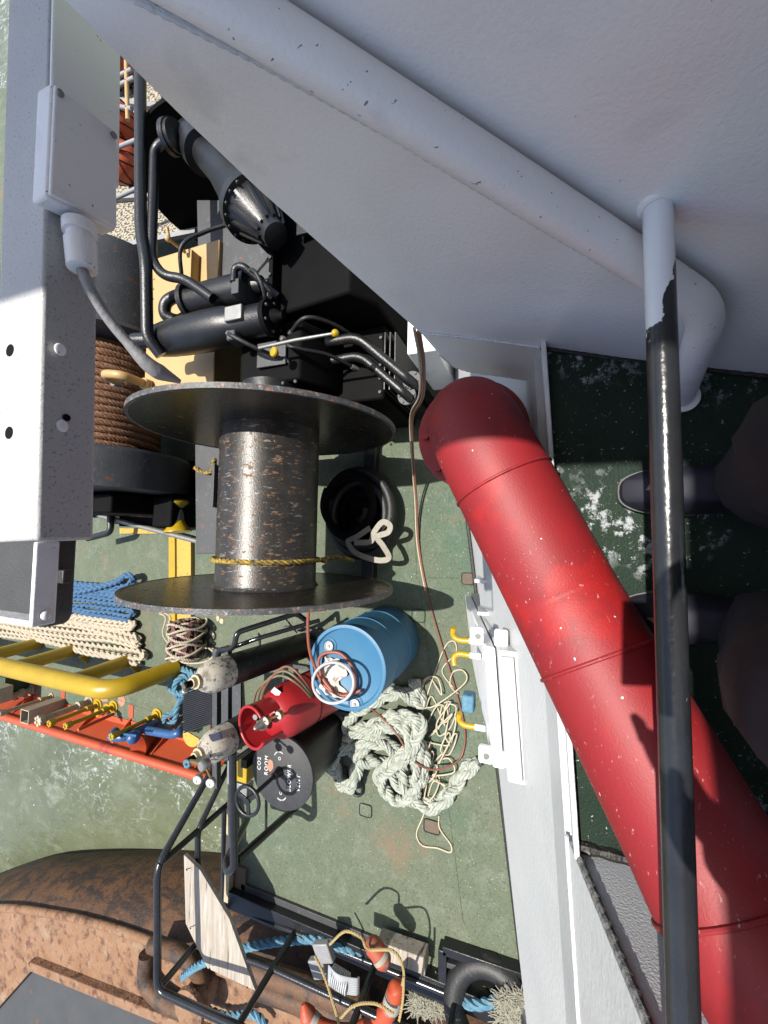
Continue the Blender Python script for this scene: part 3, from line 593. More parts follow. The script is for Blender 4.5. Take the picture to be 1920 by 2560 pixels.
# small hoses, fittings and bolts on the winch machinery
for i_, pp in enumerate([[(1.5, 1.72, 1.3), (1.56, 1.66, 1.42), (1.66, 1.7, 1.46), (1.74, 1.82, 1.4)], [(1.32, 1.95, 1.4), (1.26, 1.86, 1.46), (1.2, 1.74, 1.38), (1.16, 1.6, 1.2)], [(1.3, 1.62, 1.25), (1.2, 1.5, 1.3), (1.22, 1.36, 1.1), (1.2, 1.25, .88)], [(1.36, 1.6, 1.2), (1.4, 1.42, 1.28), (1.42, 1.3, 1.1), (1.4, 1.22, .87)], [(1.8, 2.4, 1.4), (1.95, 2.3, 1.5), (2.1, 2.2, 1.4), (2.2, 2.05, 1.3)]]):
    P = spline([A(*q) for q in pp], 8); G().tube(P, .014, 10).obj('hydraulic_hose', m_rubber, tw)
    for e in (0, -1): G().lathe(P[e], unit(P[1] - P[0]) if e == 0 else unit(P[-1] - P[-2]), [(-.03, .02), (.0, .022), (.03, .02)], 6).obj('hose_fitting', m_steel, tw)
for k in range(12): G().lathe((1.5 + k * .12, 1.702, 1.3), (0, 0, 1), [(0, .012), (.014, .012)], 6).obj('bolt', m_greyblack, tw)
for k in range(5): G().lathe((1.0 + k * .1, 1.05, .86), (0, 0, 1), [(0, .012), (.014, .012)], 6).obj('bolt', m_greyblack, tw)
G().box((1.22, 1.72, 1.23), (.09, .12, .012)).obj('inspection_cover', m_greyblack, tw, bevel=.004)
G().box((2.2, 1.35, 1.31), (.25, .14, .012)).obj('inspection_cover', m_black, tw, bevel=.004)

# rope lashed round the drum and a rope end on the frame post
XR = -.215; g = G(); P = [A(XR + .012 * math.sin(a * .5) - .02 * (a / 6.3), YW - (RD + .014) * math.cos(a), ZW + (RD + .014) * math.sin(a)) for a in np.linspace(-1.2, 3.9, 60)]
P = list(P[::-1]) ; P += [A(XR - .01, YW - RD - .03, ZW - .18)]
P = np.vstack([np.array(P)[::-1]]); g.rope(P, .017, 'laid')
tag(g.obj('lashing_rope', m_ropeyellow), 'yellow and black rope lashed round the bare winch drum', 'rope')
g = G(); g.rope(spline([pt(420, 1010, .58), pt(432, 1018, .58), pt(448, 1021, .58), pt(459, 1014, .58), pt(463, 990, .56)], 8), .017, 'laid'); tag(g.obj('rope_end', m_ropeyellow), 'short yellow and black rope end lying on the grey frame post', 'rope')
e0 = A(XR, YW - RD - .02, ZW - .1); g = G(); g.rope(spline([e0, pt(716, 1205, .75), pt(735, 1204, .6), pt(763, 1211, .5)], 8), .016, 'laid'); tag(g.obj('frayed_rope', m_ropeyellow), 'frayed end of yellow and black rope right of the winch drum', 'rope')

# tan hydraulic tank
tb = thing('hydraulic_tank', 'tan painted hydraulic tank with a screwed cover behind the winch', 'tank', (1.75, 2.85, 0))
g = G(); g.bx(1.08, 2.40, 2.46, 3.25, .05, 1.0); g.obj('tank_body', m_tan, tb, bevel=.008)
g = G(); g.bx(1.62, 2.33, 2.72, 3.2, 1.0, 1.012); cv = g.obj('access_cover', m_tan, tb, bevel=.002)
for k in range(8):
    for yy in (2.745, 3.175): G().lathe((1.66 + k * .09, yy, 1.012), (0, 0, 1), [(0, .009), (.007, .008)], 8).obj('screw', m_tan, cv)
g = G(); g.bx(1.85, 2.3, 2.66, 2.675, 1.0, 1.09); g.obj('edge_bar', m_tan, tb, bevel=.003)
v0 = pt(320, 832, 1.02); g = G(); g.lathe(v0, (0, 0, 1), [(0, .05), (.012, .05), (.014, .042), (.03, .042), (.032, .048), (.05, .048), (.052, .036), (.11, .034)], 28); g.obj('filler_neck', m_tan, tb)
g = G(); P = bend([v0 + A(0, 0, .1), v0 + A(0, 0, .24), v0 + A(.03, .2, .26), v0 + A(.03, .27, .1)], .09, 8); g.tube(P, .036, 20); g.obj('breather_pipe', m_tan, tb)
g = G(); g.lathe(P[-1], (0, 0, -1), [(-.02, .045), (.03, .045), (.03, .03)], 24); g.obj('breather_cap', m_steel, tb)
t0 = pt(400, 545, 1.02); G().tube(bend([t0, t0 + A(0, 0, .16), t0 + A(.1, .02, .17)], .03), .014, 10).obj('vent_tap', m_tan, tb)
G().ball(t0 + A(0, 0, .17), .026, 12, 8).obj('tap_body', m_tan, tb)

# hydraulic pipes over the tank
hp = thing('hydraulic_pipe', 'long straight black pipe running beside the white bracket', 'pipe', (2.5, 2.7, 1.0), 'hydraulic pipes behind the winch')
G().tube(bend([pt(303, 100, 1.55), pt(304, 500, 1.55), pt(316, 570, 1.55), pt(318, 730, 1.48), pt(348, 768, 1.4)], .1), .04, 20).obj('pipe_run', m_black, hp)
hp2 = thing('hydraulic_pipe', 'black elbowed pipe dropping from the gear flange to the winch motor', 'pipe', (2.4, 2.6, 1.0), 'hydraulic pipes behind the winch')
G().tube(bend([pt(372, 296, 1.5), pt(334, 318, 1.5), pt(327, 560, 1.5), pt(352, 596, 1.48), pt(398, 602, 1.44), pt(460, 645, 1.4)], .12), .034, 20).obj('pipe_run', m_black, hp2)
G().lathe(pt(360, 300, 1.5), unit(pt(372, 296, 1.5) - pt(350, 303, 1.5)), [(0, .045), (.03, .045), (.031, .11), (.07, .11), (.071, .1), (.1, .1)], 32).obj('coupling', m_black, hp2)
g = G(); g.tube(bend([pt(505, 610, 1.45), pt(507, 578, 1.45), pt(525, 574, 1.45), pt(600, 640, 1.3)], .05), .024, 14); tag(g.obj('hydraulic_pipe', m_black), 'small black hooked pipe in front of the tan tank side', 'pipe', 'hydraulic pipes behind the winch')
g = G(); g.plate([pt(425, 432, .96), pt(640, 432, .96), pt(640, 640, .96), pt(430, 640, .96)], (0, 0, -.06)); tag(g.obj('machinery_plate', m_greyblack, bevel=.004), 'grey scuffed steel plate beyond the tan tank', 'plate')
g = G(); g.lathe((3.05, 2.5, .7), (1, .1, 0), [(0, .83), (.04, .83)], 80); tag(g.obj('winch_flange', m_vblack), 'dark edge of a large flange behind the two black pipes', 'flange')

# two bent pipes to round flanges by the elbow
pc = thing('coupled_pipes', 'pair of black bent hydraulic pipes ending at bolted round flanges near the red elbow', 'pipe', (1.1, .9, .3))
za = .95
a3 = pt(893, 826, .8); b3 = pt(882, 858, .8)
G().tube(bend([pt(640, 752, za + .05), pt(772, 728, za + .05), pt(890, 826, .9), a3 + A(0, 0, -.1)], .08), .036, 20).obj('pipe_run', m_black, pc)
G().tube(bend([pt(660, 790, za), pt(778, 768, za), pt(880, 855, .92), b3 + A(0, 0, -.1)], .08), .032, 20).obj('pipe_run', m_black, pc)
for c in (a3, b3):
    fl_ = lathe_part('flange', c + A(0, 0, .02), (0, 0, 1), [(0, .068), (.022, .068)], m_greyblack, pc, 36, bevel=.002)
    for k in range(6): G().bolts(c + A(0, 0, .042), (0, 0, 1), .053, 1, .01, .01, k * 1.047).obj('bolt', m_greyblack, fl_)
    G().cyl(c + A(0, 0, .02), c + A(0, 0, -.75), .05, 20).obj('riser', m_vblack, pc)
c = pt(885, 775, .35); G().lathe((c[0] + .14, c[1] + .0, .4), (-.2, 1, 0), [(0, .11), (.3, .11), (.31, .13), (.35, .13)], 32).obj('pump', m_greyblack, pc)
g = G(); g.box(pt(940, 770, .75), (.12, .1, .35)); tag(g.obj('white_cabinet', m_white, bevel=.01), 'small pale white cabinet corner under the wing plate', 'cabinet')
for k in range(9):
    a = pt(676, 716 + k * 3.2, .04 + .02 * (k % 3)); b = pt(930, 690 + k * 4.4, .05 + .02 * (k % 2)); m_ = a * .5 + b * .5 + A(.03 * math.sin(k * 2.1), .02, .01)
    g = G(); g.tube(spline([a, a * .7 + b * .3 + A(.02 * math.cos(k), 0, 0), m_, b], 8), .009 if k < 7 else .018, 8)
    tag(g.obj('deck_cable', m_cable if k % 3 else m_hosewhite), ['uppermost', 'second', 'third', 'fourth', 'fifth', 'sixth', 'seventh', 'thick eighth', 'thick lowest'][k] + ' pale cable of the bundle across the deck, counted downwards', 'cable', 'cable bundle on the deck')
g = G(); g.tube(bend([pt(960, 690, .05), pt(845, 700, .05), pt(848, 712, .05), pt(960, 704, .05)], .03), .012, 8); tag(g.obj('cable_loop', m_hosebrown), 'small red brown hose loop lying on the deck above the cable bundle', 'hose')
for yy, r in ((652, .03), (805, .035)): 
    a, b = pt(760, yy + 20, .05), pt(960, yy - 20, .05)
    tag(G().bar(a, b, .09, .08).obj('deck_channel', m_black, bevel=.004), 'black steel channel on the deck ' + ('above the cables' if yy < 700 else 'under the bent pipe flanges'), 'channel')

# ---------------------------------------------------------------- wire rope winch behind the bracket
ww = thing('wire_winch', 'winch wound with rusty wire rope beside the white bracket', 'winch', (1.2, 4.1, 0))
YR, ZR = 4.12, .75
lathe_part('drum', (.72, YR, ZR), (1, 0, 0), [(0, .42), (1.05, .42)], m_wire, ww, 64)
lathe_part('flange', (1.76, YR, ZR), (1, 0, 0), [(0, .82), (.03, .82), (.031, .74), (.07, .74), (.071, .66), (.5, .64), (.9, .6)], m_greyblack, ww, 80, smooth=30)
lathe_part('brake_drum', (.70, YR, ZR), (-1, 0, 0), [(0, .80), (.03, .82), (.36, .82), (.37, .78), (.375, .2)], m_greyblack, ww, 80, smooth=30)
g = G(); th = np.linspace(0, 2 * math.pi * 15, 15 * 90); xx = .75 + (th / th[-1]) * .98
rr_ = .462 + .02 * (np.sin(th / 31) > 0)
keep = np.stack([xx, YR - rr_ * np.cos(th), ZR + rr_ * np.sin(th)], 1)
g.rope(keep, .036, 'laid', pitch=.16, sides=5, ds=.03, strands=5); g.obj('wire_rope', m_wire, ww)
g = G(); g.bx(.1, 2.6, 4.9, 5.1, 0, .5); g.bx(.1, .3, 3.3, 4.9, 0, .14); g.obj('base_frame', m_black, ww, bevel=.01)
g = G(); g.bx(.12, .3, 3.6, 4.7, .14, 1.0); g.obj('end_frame', m_vblack, ww, bevel=.02)
g = G(); g.bx(.0, .3, 3.3, 3.55, .2, .62); g.obj('brake_linkage', m_vblack, ww, bevel=.02)
# fairlead roller, spring on its spindle
fr = thing('fairlead_roller', 'small yellow flanged fairlead roller with a worn steel waist', 'roller', (.05, 3.42, 0))
r1 = pt(380, 1084, .5); r2 = pt(384, 1147, .5); 
lathe_part('roller', r1, r2 - r1, [(0, .12), (.02, .12), (.06, .075), (.07, .07)], m_yellow, fr, 40); L = np.linalg.norm(r2 - r1)
lathe_part('roller_waist', r1, r2 - r1, [(.068, .066), (L - .09, .066)], m_steel, fr, 32)
lathe_part('roller', r1, r2 - r1, [(L - .1, .068), (L - .08, .075), (L - .03, .105), (L, .13), (L + .01, .13)], m_yellow, fr, 40)
sp = thing('shackle_chain', 'row of black and orange discs on a shackle pin beside the yellow roller', 'shackle', tuple(pt(320, 1105, .4)))
q0, q1 = pt(288, 1102, .4), pt(350, 1108, .4); d = q1 - q0
for k in range(8): G().torus(q0 + d * (k / 7), d + A(0, .02 * (k % 2), .05 * (-1) ** k), .055 - .002 * k, .016, 24, 8).obj('disc', m_orangeplastic if k == 2 else m_black, sp)
# yellow sill and frame on the deck
ys = thing('yellow_sill', 'worn yellow box beam on the deck below the small roller', 'beam', tuple(pt(390, 1250, 0)))
q = [pt(366, 1160, .05), pt(412, 1160, .05), pt(412, 1345, .05), pt(366, 1345, .05)]; G().plate(q, (0, 0, -.05)).obj('top_plate', m_yellowworn, ys, bevel=.004)
q = [pt(364, 1160, .075), pt(377, 1160, .075), pt(378, 1345, .075), pt(364, 1345, .075)]; G().plate(q, (0, 0, -.07)).obj('edge_angle', m_yellow, ys, bevel=.003)
q = [pt(258, 1141, .03), pt(370, 1141, .03), pt(370, 1153, .03), pt(258, 1153, .03)]; G().plate(q, (0, 0, -.03)).obj('cross_plate', m_yellowworn, ys, bevel=.003)
g = G(); g.tube([pt(200, 1110, .25), pt(430, 1170, .25)], .028, 16); tag(g.obj('steel_bar', m_steel), 'grey round steel bar lying slanted below the yellow roller', 'bar')
g = G(); g.tube(bend([pt(238, 1100, .3), pt(240, 1150, .3), pt(190, 1163, .3)], .09), .036, 16); tag(g.obj('bent_pipe', m_black), 'black bent pipe end at the lower corner of the white bracket', 'pipe')
g = G(); g.bx(.25, .75, 3.2, 5.5, 0, .12); tag(g.obj('base_plinth', m_vblack, bevel=.01), 'dark low base plate under the wire winch', 'base')
g = G(); g.bx(.0, .26, 3.45, 4.6, .0, .2); tag(g.obj('dark_channel', m_vblack, bevel=.01), 'dark channel above the row of shackle discs', 'channel')

# ================================================================== BARREL AND GAS BOTTLES
BX, BY, BR, BH = -.975, 1.262, .292, .88
bl = thing('plastic_drum', 'blue plastic drum standing on the deck with hoses coiled on its lid', 'drum', (BX, BY, 0))
prof = [(0, BR - .03), (.012, BR - .008), (.03, BR), (.27, BR), (.275, BR + .006), (.29, BR + .006), (.295, BR), (.56, BR), (.565, BR + .006), (.58, BR + .006), (.585, BR), (.8, BR), (.83, BR - .006), (.845, BR - .004), (.85, BR + .008), (.878, BR + .008), (.88, BR + .002), (.88, BR - .016), (.862, BR - .02), (.856, BR - .03)]
lathe_part('shell', (BX, BY, 0), (0, 0, 1), prof, m_barrel, bl, 72, smooth=50)
for x, y in [(712, 1395), (768, 1520)]:
    c = pt(x, y, .857); g = G(); g.torus(c, (0, 0, 1), .052, .008, 32, 8); g.obj('bung_ring', m_barrel, bl)
    b = lathe_part('bung', c, (0, 0, 1), [(0, .036), (.016, .036), (.018, .03), (.012, .026)], m_hosewhite, bl, 24)
    G().lathe(c + A(0, 0, .012), (0, 0, 1), [(0, .012), (.008, .011)], 6).obj('bung_plug', m_steel, b)
zz = .868
g = G(); c = pt(718, 1462, zz); rs = np.random.RandomState(3); n = 13
V_ = [(c[0] + .17 * (i / (n - 1) - .5) * 2 * .8, c[1] + .13 * (j / (n - 1) - .5) * 2 * (.7 + .3 * math.sin(i)), zz - .006 + .03 * rs.rand()) for i in range(n) for j in range(n)]
g.add(V_, [(i * n + j, i * n + j + 1, (i + 1) * n + j + 1, (i + 1) * n + j) for i in range(n - 1) for j in range(n - 1)])
tag(g.obj('crumpled_rag', m_paper, smooth=20), 'crumpled white rag under the hoses on the blue drum lid', 'rag')
g = G(); P = [pt(667, 1316, 1.0), pt(665, 1350, .98), pt(668, 1400, .95), pt(680, 1440, .9), pt(700, 1480, .89), pt(735, 1500, .89), pt(765, 1490, .89), pt(762, 1445, .89), pt(735, 1412, .895), pt(700, 1412, .9), pt(688, 1432, .905), pt(700, 1470, .9), pt(735, 1502, .91), pt(780, 1492, .9)]
g.tube(spline(P, 10), .0115, 12); tag(g.obj('hose', m_hoseterra), 'terracotta rubber hose looped on the blue drum lid', 'hose')
g = G(); P = [pt(676, 1462, .9)] + [pt(720 + 44 * math.cos(a), 1475 + 44 * math.sin(a), .9 + .008 * k) for k, a in enumerate(np.linspace(3.3, 3.3 + 2 * math.pi * 1.9, 24))]
g.tube(spline(P, 6), .0105, 12); tag(g.obj('hose', m_hosewhite), 'pale grey hose coiled on the blue drum lid', 'hose')

# rack for the bottles
rk = thing('bottle_rack', 'black welded rack holding the gas bottles beside the blue drum', 'rack', (-1.3, 2.1, 0))
def bars(name, P, r, m, parent, rad=.04): return G().tube(bend(P, rad) if len(P) > 2 else P, r, 14).obj(name, m, parent)
bars('top_rail', [pt(470, 1432, .95), pt(472, 1404, .95), pt(505, 1400, .95), pt(512, 1366, .95), pt(640, 1325, .55), pt(668, 1345, .4)], .022, m_blackrail, rk)
bars('mid_rail', [pt(470, 1410, .9), pt(560, 1378, .8), pt(690, 1340, .4)], .018, m_blackrail, rk)
G().bar(pt(560, 1370, .78), pt(562, 1400, .3), .03, .012).obj('strut', m_black, rk); G().bar(pt(620, 1340, .6), pt(640, 1365, .1), .03, .012).obj('strut', m_black, rk)
for x0_, y0_, x1_, y1_ in [(468, 1400, 468, 1700), (492, 1395, 492, 1640)]:
    G().bar(pt(x0_, y0_, .78), pt(x1_, y1_, .78), .05, .05).obj('back_post', m_greyblack, rk, bevel=.004)
G().plate([pt(478, 1470, .5), pt(520, 1470, .5), pt(520, 1620, .5), pt(478, 1620, .5)], (0, 0, -.02)).obj('back_sheet', m_greyblack, rk)
bars('lower_rail', [pt(545, 1608, .75), pt(640, 1570, .5), pt(745, 1518, .2)], .02, m_blackrail, rk)
bars('lower_rail', [pt(510, 1640, .8), pt(540, 1618, .7), pt(600, 1592, .5)], .018, m_blackrail, rk)
for k in range(7):
    a = pt(650 + k * 9, 1400 + k * 22, .02); G().bar(A(-.98 - .12 * k, 1.62, .06), A(-.98 - .12 * k, 2.35, .06), .035, .03).obj('floor_slat', m_greyblack, rk)

def gas_bottle(name, label, top, foot, z, R, mh, mb, split, valve):
    t = thing(name, label, 'gas bottle', (foot[0], foot[1], .05), 'gas bottles in the rack')
    p0 = A(foot[0], foot[1], .06); p1 = A(*top); d = unit(p1 - p0); L = np.linalg.norm(p1 - p0)
    lathe_part('bottle_body', p0, d, [(0, R - .02), (.02, R), (split, R)], mb, t, 40)
    lathe_part('bottle_shoulder', p0, d, [(split - .001, R + .001), (L - .2, R + .001), (L - .15, R * .93), (L - .1, R * .74), (L - .07, R * .52), (L - .055, R * .42)], mh, t, 40)
    lathe_part('neck_ring', p0, d, [(L - .06, .05), (L - .03, .05), (L - .028, .036), (L, .034)], m_cream, t, 28)
    u, v = perp(d)
    if valve == 'plain':
        e = p1 + d * .05; G().cyl(p1 - d * .01, e, .022, 14).obj('valve', m_vblack, t)
        f = e + unit(pt(405, 1503, 1.25) - e) * .09; G().cyl(e, f, .02, 12).obj('valve_outlet', m_steel, t)
        G().torus(f, f - e, .018, .008, 20, 8).obj('valve_nut', m_steel, t)
    return t, p1, d
gas_bottle('gas_bottle', 'tall black gas bottle with flaking cream shoulder nearest the winch', (-1.07, 2.22, 1.34), (-1.12, 2.1), 1.3, .118, m_cylhead, m_cylblack, .98, 'plain')
t, p1, d = gas_bottle('gas_bottle', 'black gas bottle with pressure gauges on its flaking cream shoulder', (-1.63, 2.27, 1.24), (-1.62, 2.16), 1.2, .118, m_cylhead, m_cylblack, .88, 'reg')
G().cyl(p1 - d * .01, p1 + d * .06, .022, 14).obj('valve', m_vblack, t)
vh = pt(404, 1650, 1.3); G().cyl(p1 + d * .05, vh, .012, 10).obj('valve_stem', m_steel, t)
wh = G(); 
for k in range(7): a = k * .8976; wh.ball(vh + A(.022 * math.cos(a), .022 * math.sin(a), 0), .011, 10, 6)
wh.torus(vh, (0, 0, 1), .02, .009, 24, 8); wh.obj('valve_handwheel', m_ropesky, t)
rg = pt(442, 1652, 1.33); lathe_part('regulator', rg, (0, .2, 1), [(-.03, .03), (0, .036), (.02, .036), (.03, .03)], m_steel, t, 28)
G().torus(rg + A(0, 0, .02), (0, .2, 1), .026, .006, 28, 8).obj('regulator_ring', m_ropesky, t); G().cyl(p1 + d * .04, rg, .014, 12).obj('regulator_stem', m_brass, t)
for x, y in [(426, 1685), (454, 1692)]:
    c = pt(x, y, 1.4); ga = lathe_part('pressure_gauge', c, (-.1, -.25, 1), [(-.025, .028), (.0, .031), (.002, .031)], m_steel, t, 28)
    lathe_part('gauge_face', c, (-.1, -.25, 1), [(.0025, .027), (.0035, .027)], m_gauge, ga, 28); G().bar(c + A(-.016, 0, .0055), c + A(.008, .006, .0055), .002, .001).obj('needle', m_vblack, ga)
    G().cyl(rg, c + A(0, 0, -.02), .008, 10).obj('gauge_stem', m_brass, t)
G().plate([pt(455, 1586, 1.13), pt(478, 1581, 1.15), pt(482, 1596, 1.14), pt(462, 1602, 1.12)], (0, .01, .012)).obj('navy_label', mat('navy_label', (.02, .025, .06), rough=.6), t)

# red gas bottle with collar, lying slanted in the rack
rb = thing('red_gas_bottle', 'red gas cylinder with an open guard collar and regulator', 'gas bottle', (-1.42, 1.75, 0))
p0 = A(-1.40, 1.70, .06); p1 = A(-1.455, 1.925, .88); d = unit(p1 - p0); L = np.linalg.norm(p1 - p0); R_ = .205
lathe_part('bottle_body', p0, d, [(0, .16), (.02, R_), (L - .18, R_), (L - .1, R_ * .93), (L - .04, R_ * .72), (L, R_ * .4), (L + .01, .03)], m_red2, rb, 56)
for q in (.2, .47): G().torus(p0 + d * q, d, R_ + .001, .004, 56, 6).obj('body_seam', m_red2 if q < .3 else m_vblack, rb)
u, v = perp(d); g = G(); n = 44; Rc = .15; vv = []; ff = []
for i, a in enumerate(np.linspace(.75, .75 + 5.1, n)):
    e = u * math.cos(a) + v * math.sin(a)
    for R2, h in ((Rc, L - .06), (Rc + .006, L + .13), (Rc - .008, L + .135), (Rc - .01, L - .05)): vv.append(p0 + d * h + e * R2)
for i in range(n - 1):
    for k in range(4): ff.append((i * 4 + k, i * 4 + (k + 1) % 4, (i + 1) * 4 + (k + 1) % 4, (i + 1) * 4 + k))
ff += [(0, 1, 2, 3), ((n - 1) * 4 + 3, (n - 1) * 4 + 2, (n - 1) * 4 + 1, (n - 1) * 4)]
g.add(vv, ff); g.obj('guard_collar', m_red2, rb)
G().tube([p0 + d * (L + .133) + Rc * (u * math.cos(a) + v * math.sin(a)) for a in np.linspace(.75, 5.85, 50)], .012, 10).obj('collar_rim', m_red2, rb)
tv = p0 + d * (L + .05); G().cyl(p1, tv, .026, 16).obj('valve', m_brass, rb)
lathe_part('regulator', tv + A(0, -.02, .0), (.1, -.1, 1), [(0, .045), (.02, .05), (.05, .03), (.055, .026), (.1, .02), (.12, .008)], m_steel, rb, 28)
for x, y in [(577, 1557), (604, 1545)]:
    c = pt(x - 2, y, .98); ga = lathe_part('pressure_gauge', c, (-.2, .2, .8), [(-.025, .03), (0, .034), (.002, .034)], m_brass, rb, 28); lathe_part('gauge_face', c, (-.2, .2, .8), [(.0025, .029), (.0035, .029)], m_gauge, ga, 28)
    G().cyl(tv, c, .009, 10).obj('gauge_stem', m_brass, rb)
c = pt(553, 1548, .99); G().bolts(c, (0, 0, 1), 0, 1, .022, .012).obj('valve_knob', m_steel, rb); G().cyl(tv, c, .012, 10).obj('valve_stem', m_vblack, rb)
q = [pt(598, 1482, .79), pt(612, 1493, .79), pt(606, 1504, .80), pt(590, 1492, .80)]; e = unit(A(.1, .0, .9)); G().plate([x + e * .02 for x in q], e * .012).obj('warning_label', m_letter, rb)
for k in range(3):
    g = G(); P = [pt(545 + k * 8, 1545 - k * 8, .72 + .02 * k), pt(556 + k * 10, 1490 - k * 6, .86), pt(600 + k * 8, 1460 - 10 * k, .86), pt(640 + k * 6, 1475 - 6 * k, .84), pt(675, 1510 - k * 4, .62), pt(690 - k * 6, 1530, .4)]
    g.tube(spline(P, 10), .0095, 10); tag(g.obj('gas_hose', m_hosegreen if k < 2 else m_hosebrown), ['olive hose across the red bottle, lowest strand', 'olive hose across the red bottle, middle strand', 'pink brown hose arching behind the red bottle'][k], 'hose', 'gas hoses')

# ---------------------------------------------------------------- CO2 room blower vent
vt = thing('blower_vent', 'black round vent trunk lettered CO2 room blower vent with a handwheel', 'vent', (-1.94, 1.9, 0))
VC = A(-1.945, 1.90, .70)
lathe_part('trunk', A(VC[0], VC[1], 0), (0, 0, 1), [(0, .27), (.02, .27), (.03, .245), (.655, .245), (.66, .268), (.67, .27)], m_black, vt, 64, smooth=35)
lathe_part('lid', VC + A(0, 0, -.03), (0, 0, 1), [(0, .285), (.026, .285), (.03, .28)], mat('lid_black', k=.45, c=(.05, .051, .055), c2=(.07, .071, .076), sc=16, rough=.65, bump=.001, bsc=160, layers=[dict(c=(.12, .12, .13), sc=40, lo=.6, hi=.75)]), vt, 72)
def text(body, x, y, size, parent):
    cu = bpy.data.curves.new('lettering', 'FONT'); cu.body = body; cu.size = size * .72; cu.align_x = 'CENTER'; cu.align_y = 'CENTER'; cu.extrude = .0008; cu.offset = .0012; cu.space_character = 1.25
    tmp = bpy.data.objects.new('tmp', cu); col.objects.link(tmp); dg = bpy.context.evaluated_depsgraph_get()
    me = bpy.data.meshes.new_from_object(tmp.evaluated_get(dg)); bpy.data.objects.remove(tmp)
    o = bpy.data.objects.new('lettering', me); col.objects.link(o); me.materials.clear(); me.materials.append(m_letter)
    o.location = (x, y, VC[2] + .0022); attach(o, parent); return o
z_ = VC[2]
for body, px, py_, sz in [('CO2', 535, 1698, .062), ('ROOM', 555, 1698, .062), ('BLOWER', 612, 1704, .062), ('VENT', 634, 1723, .062), ('O', 588, 1677, .045), ('C', 590, 1746, .045)]:
    text(body, *{'CO2': (VC[0] + .03, VC[1] + .215), 'ROOM': (VC[0] + .03, VC[1] + .145), 'BLOWER': (VC[0] - .02, VC[1] - .075), 'VENT': (VC[0] - .04, VC[1] - .16), 'O': (VC[0] + .11, VC[1] + .02), 'C': (VC[0] - .155, VC[1] + .0)}[body], sz, vt)
for cx_, a0_ in ((.11, -.6), (-.155, 2.5)):
    for s_ in (0, 1.0):
        G().tube([A(VC[0] + cx_ + .052 * math.cos(a), VC[1] + (.02 if cx_ > 0 else 0) + .052 * math.sin(a), VC[2] + .001) for a in a0_ + s_ + np.linspace(0, .85, 10)], .005, 6).obj('lettering_arc', m_letter, vt)
G().plate([A(VC[0] + .04 + .05 * math.cos(a) * random.uniform(.7, 1.1), VC[1] + .11 + .035 * math.sin(a) * random.uniform(.7, 1.1), VC[2] + .001) for a in np.linspace(0, 6.28, 11)[:-1]], (0, 0, .002)).obj('rust_chip', m_pinkpatch, vt)
G().cyl(VC + A(.01, .02, -.02), VC + A(.01, .02, .38), .016, 16).obj('spindle', m_black, vt)
lathe_part('spindle_gland', VC + A(.01, .02, 0), (0, 0, 1), [(0, .04), (.03, .036), (.05, .028), (.07, .028)], m_black, vt, 20)
wc = VC + A(.01, .02, .38); hwl = G().torus(wc, (0, 0, 1), .098, .013, 44, 12).obj('handwheel', m_black, vt)
for k in range(3):
    a = 1.2 + k * 2.094; G().bar(wc, wc + A(.095 * math.cos(a), .095 * math.sin(a), 0), .03, .012).obj('spoke', m_black, hwl, bevel=.003)
G().lathe(wc + A(0, 0, -.012), (0, 0, 1), [(0, .026), (.026, .024)], 20).obj('wheel_hub', m_black, hwl)
g = G(); g.tube(spline([A(-2.2, 1.66, .03), A(-2.32, 1.62, .03), A(-2.42, 1.56, .03), A(-2.4, 1.49, .03), A(-2.28, 1.5, .03), A(-2.15, 1.6, .03)], 8), .012, 10); g.obj('lug_strap', m_black, vt)

# yellow and black fixture between the rack and the vent
yf = thing('yellow_fixture', 'yellow and black box with grey clamps beside the vent lid', 'box', tuple(pt(537, 1650, .3)))
G().box(pt(537, 1652, .45), (.1, .06, .1)).obj('box_body', m_yellow, yf, bevel=.008); G().box(pt(540, 1640, .5), (.035, .03, .08)).obj('window', m_vblack, yf)
G().box(pt(522, 1700, .3), (.06, .1, .05)).obj('clamp', m_steel, yf, bevel=.006); G().box(pt(505, 1660, .3), (.12, .03, .06)).obj('clamp', m_steel, yf, bevel=.006)
# ribbed black crate
cr = thing('ribbed_box', 'black ribbed plastic box standing between the gas bottle tops', 'box', (-2.0, 3.45, 0))
qa = [pt(396, 1500, .35), pt(462, 1478, .35), pt(466, 1562, .35), pt(398, 1584, .35)]
G().plate(qa, (0, 0, -.35)).obj('box_body', m_vblack, cr, bevel=.01)
for k in range(20):
    f = (k + .5) / 20; a = qa[0] * (1 - f) + qa[3] * f; b = qa[1] * (1 - f) + qa[2] * f; G().bar(a + A(0, 0, .004), b + A(0, 0, .004), .011, .014).obj('rib', m_black, cr)
g = G(); c = pt(415, 1588, .3); g.plate([c + A(.0 + .11 * math.cos(a), .11 * math.sin(a), 0) for a in np.linspace(1.2, 4.6, 16)], (0, 0, .012)); tag(g.obj('yellow_disc', m_yellowworn), 'yellow half disc below the black ribbed box', 'disc')

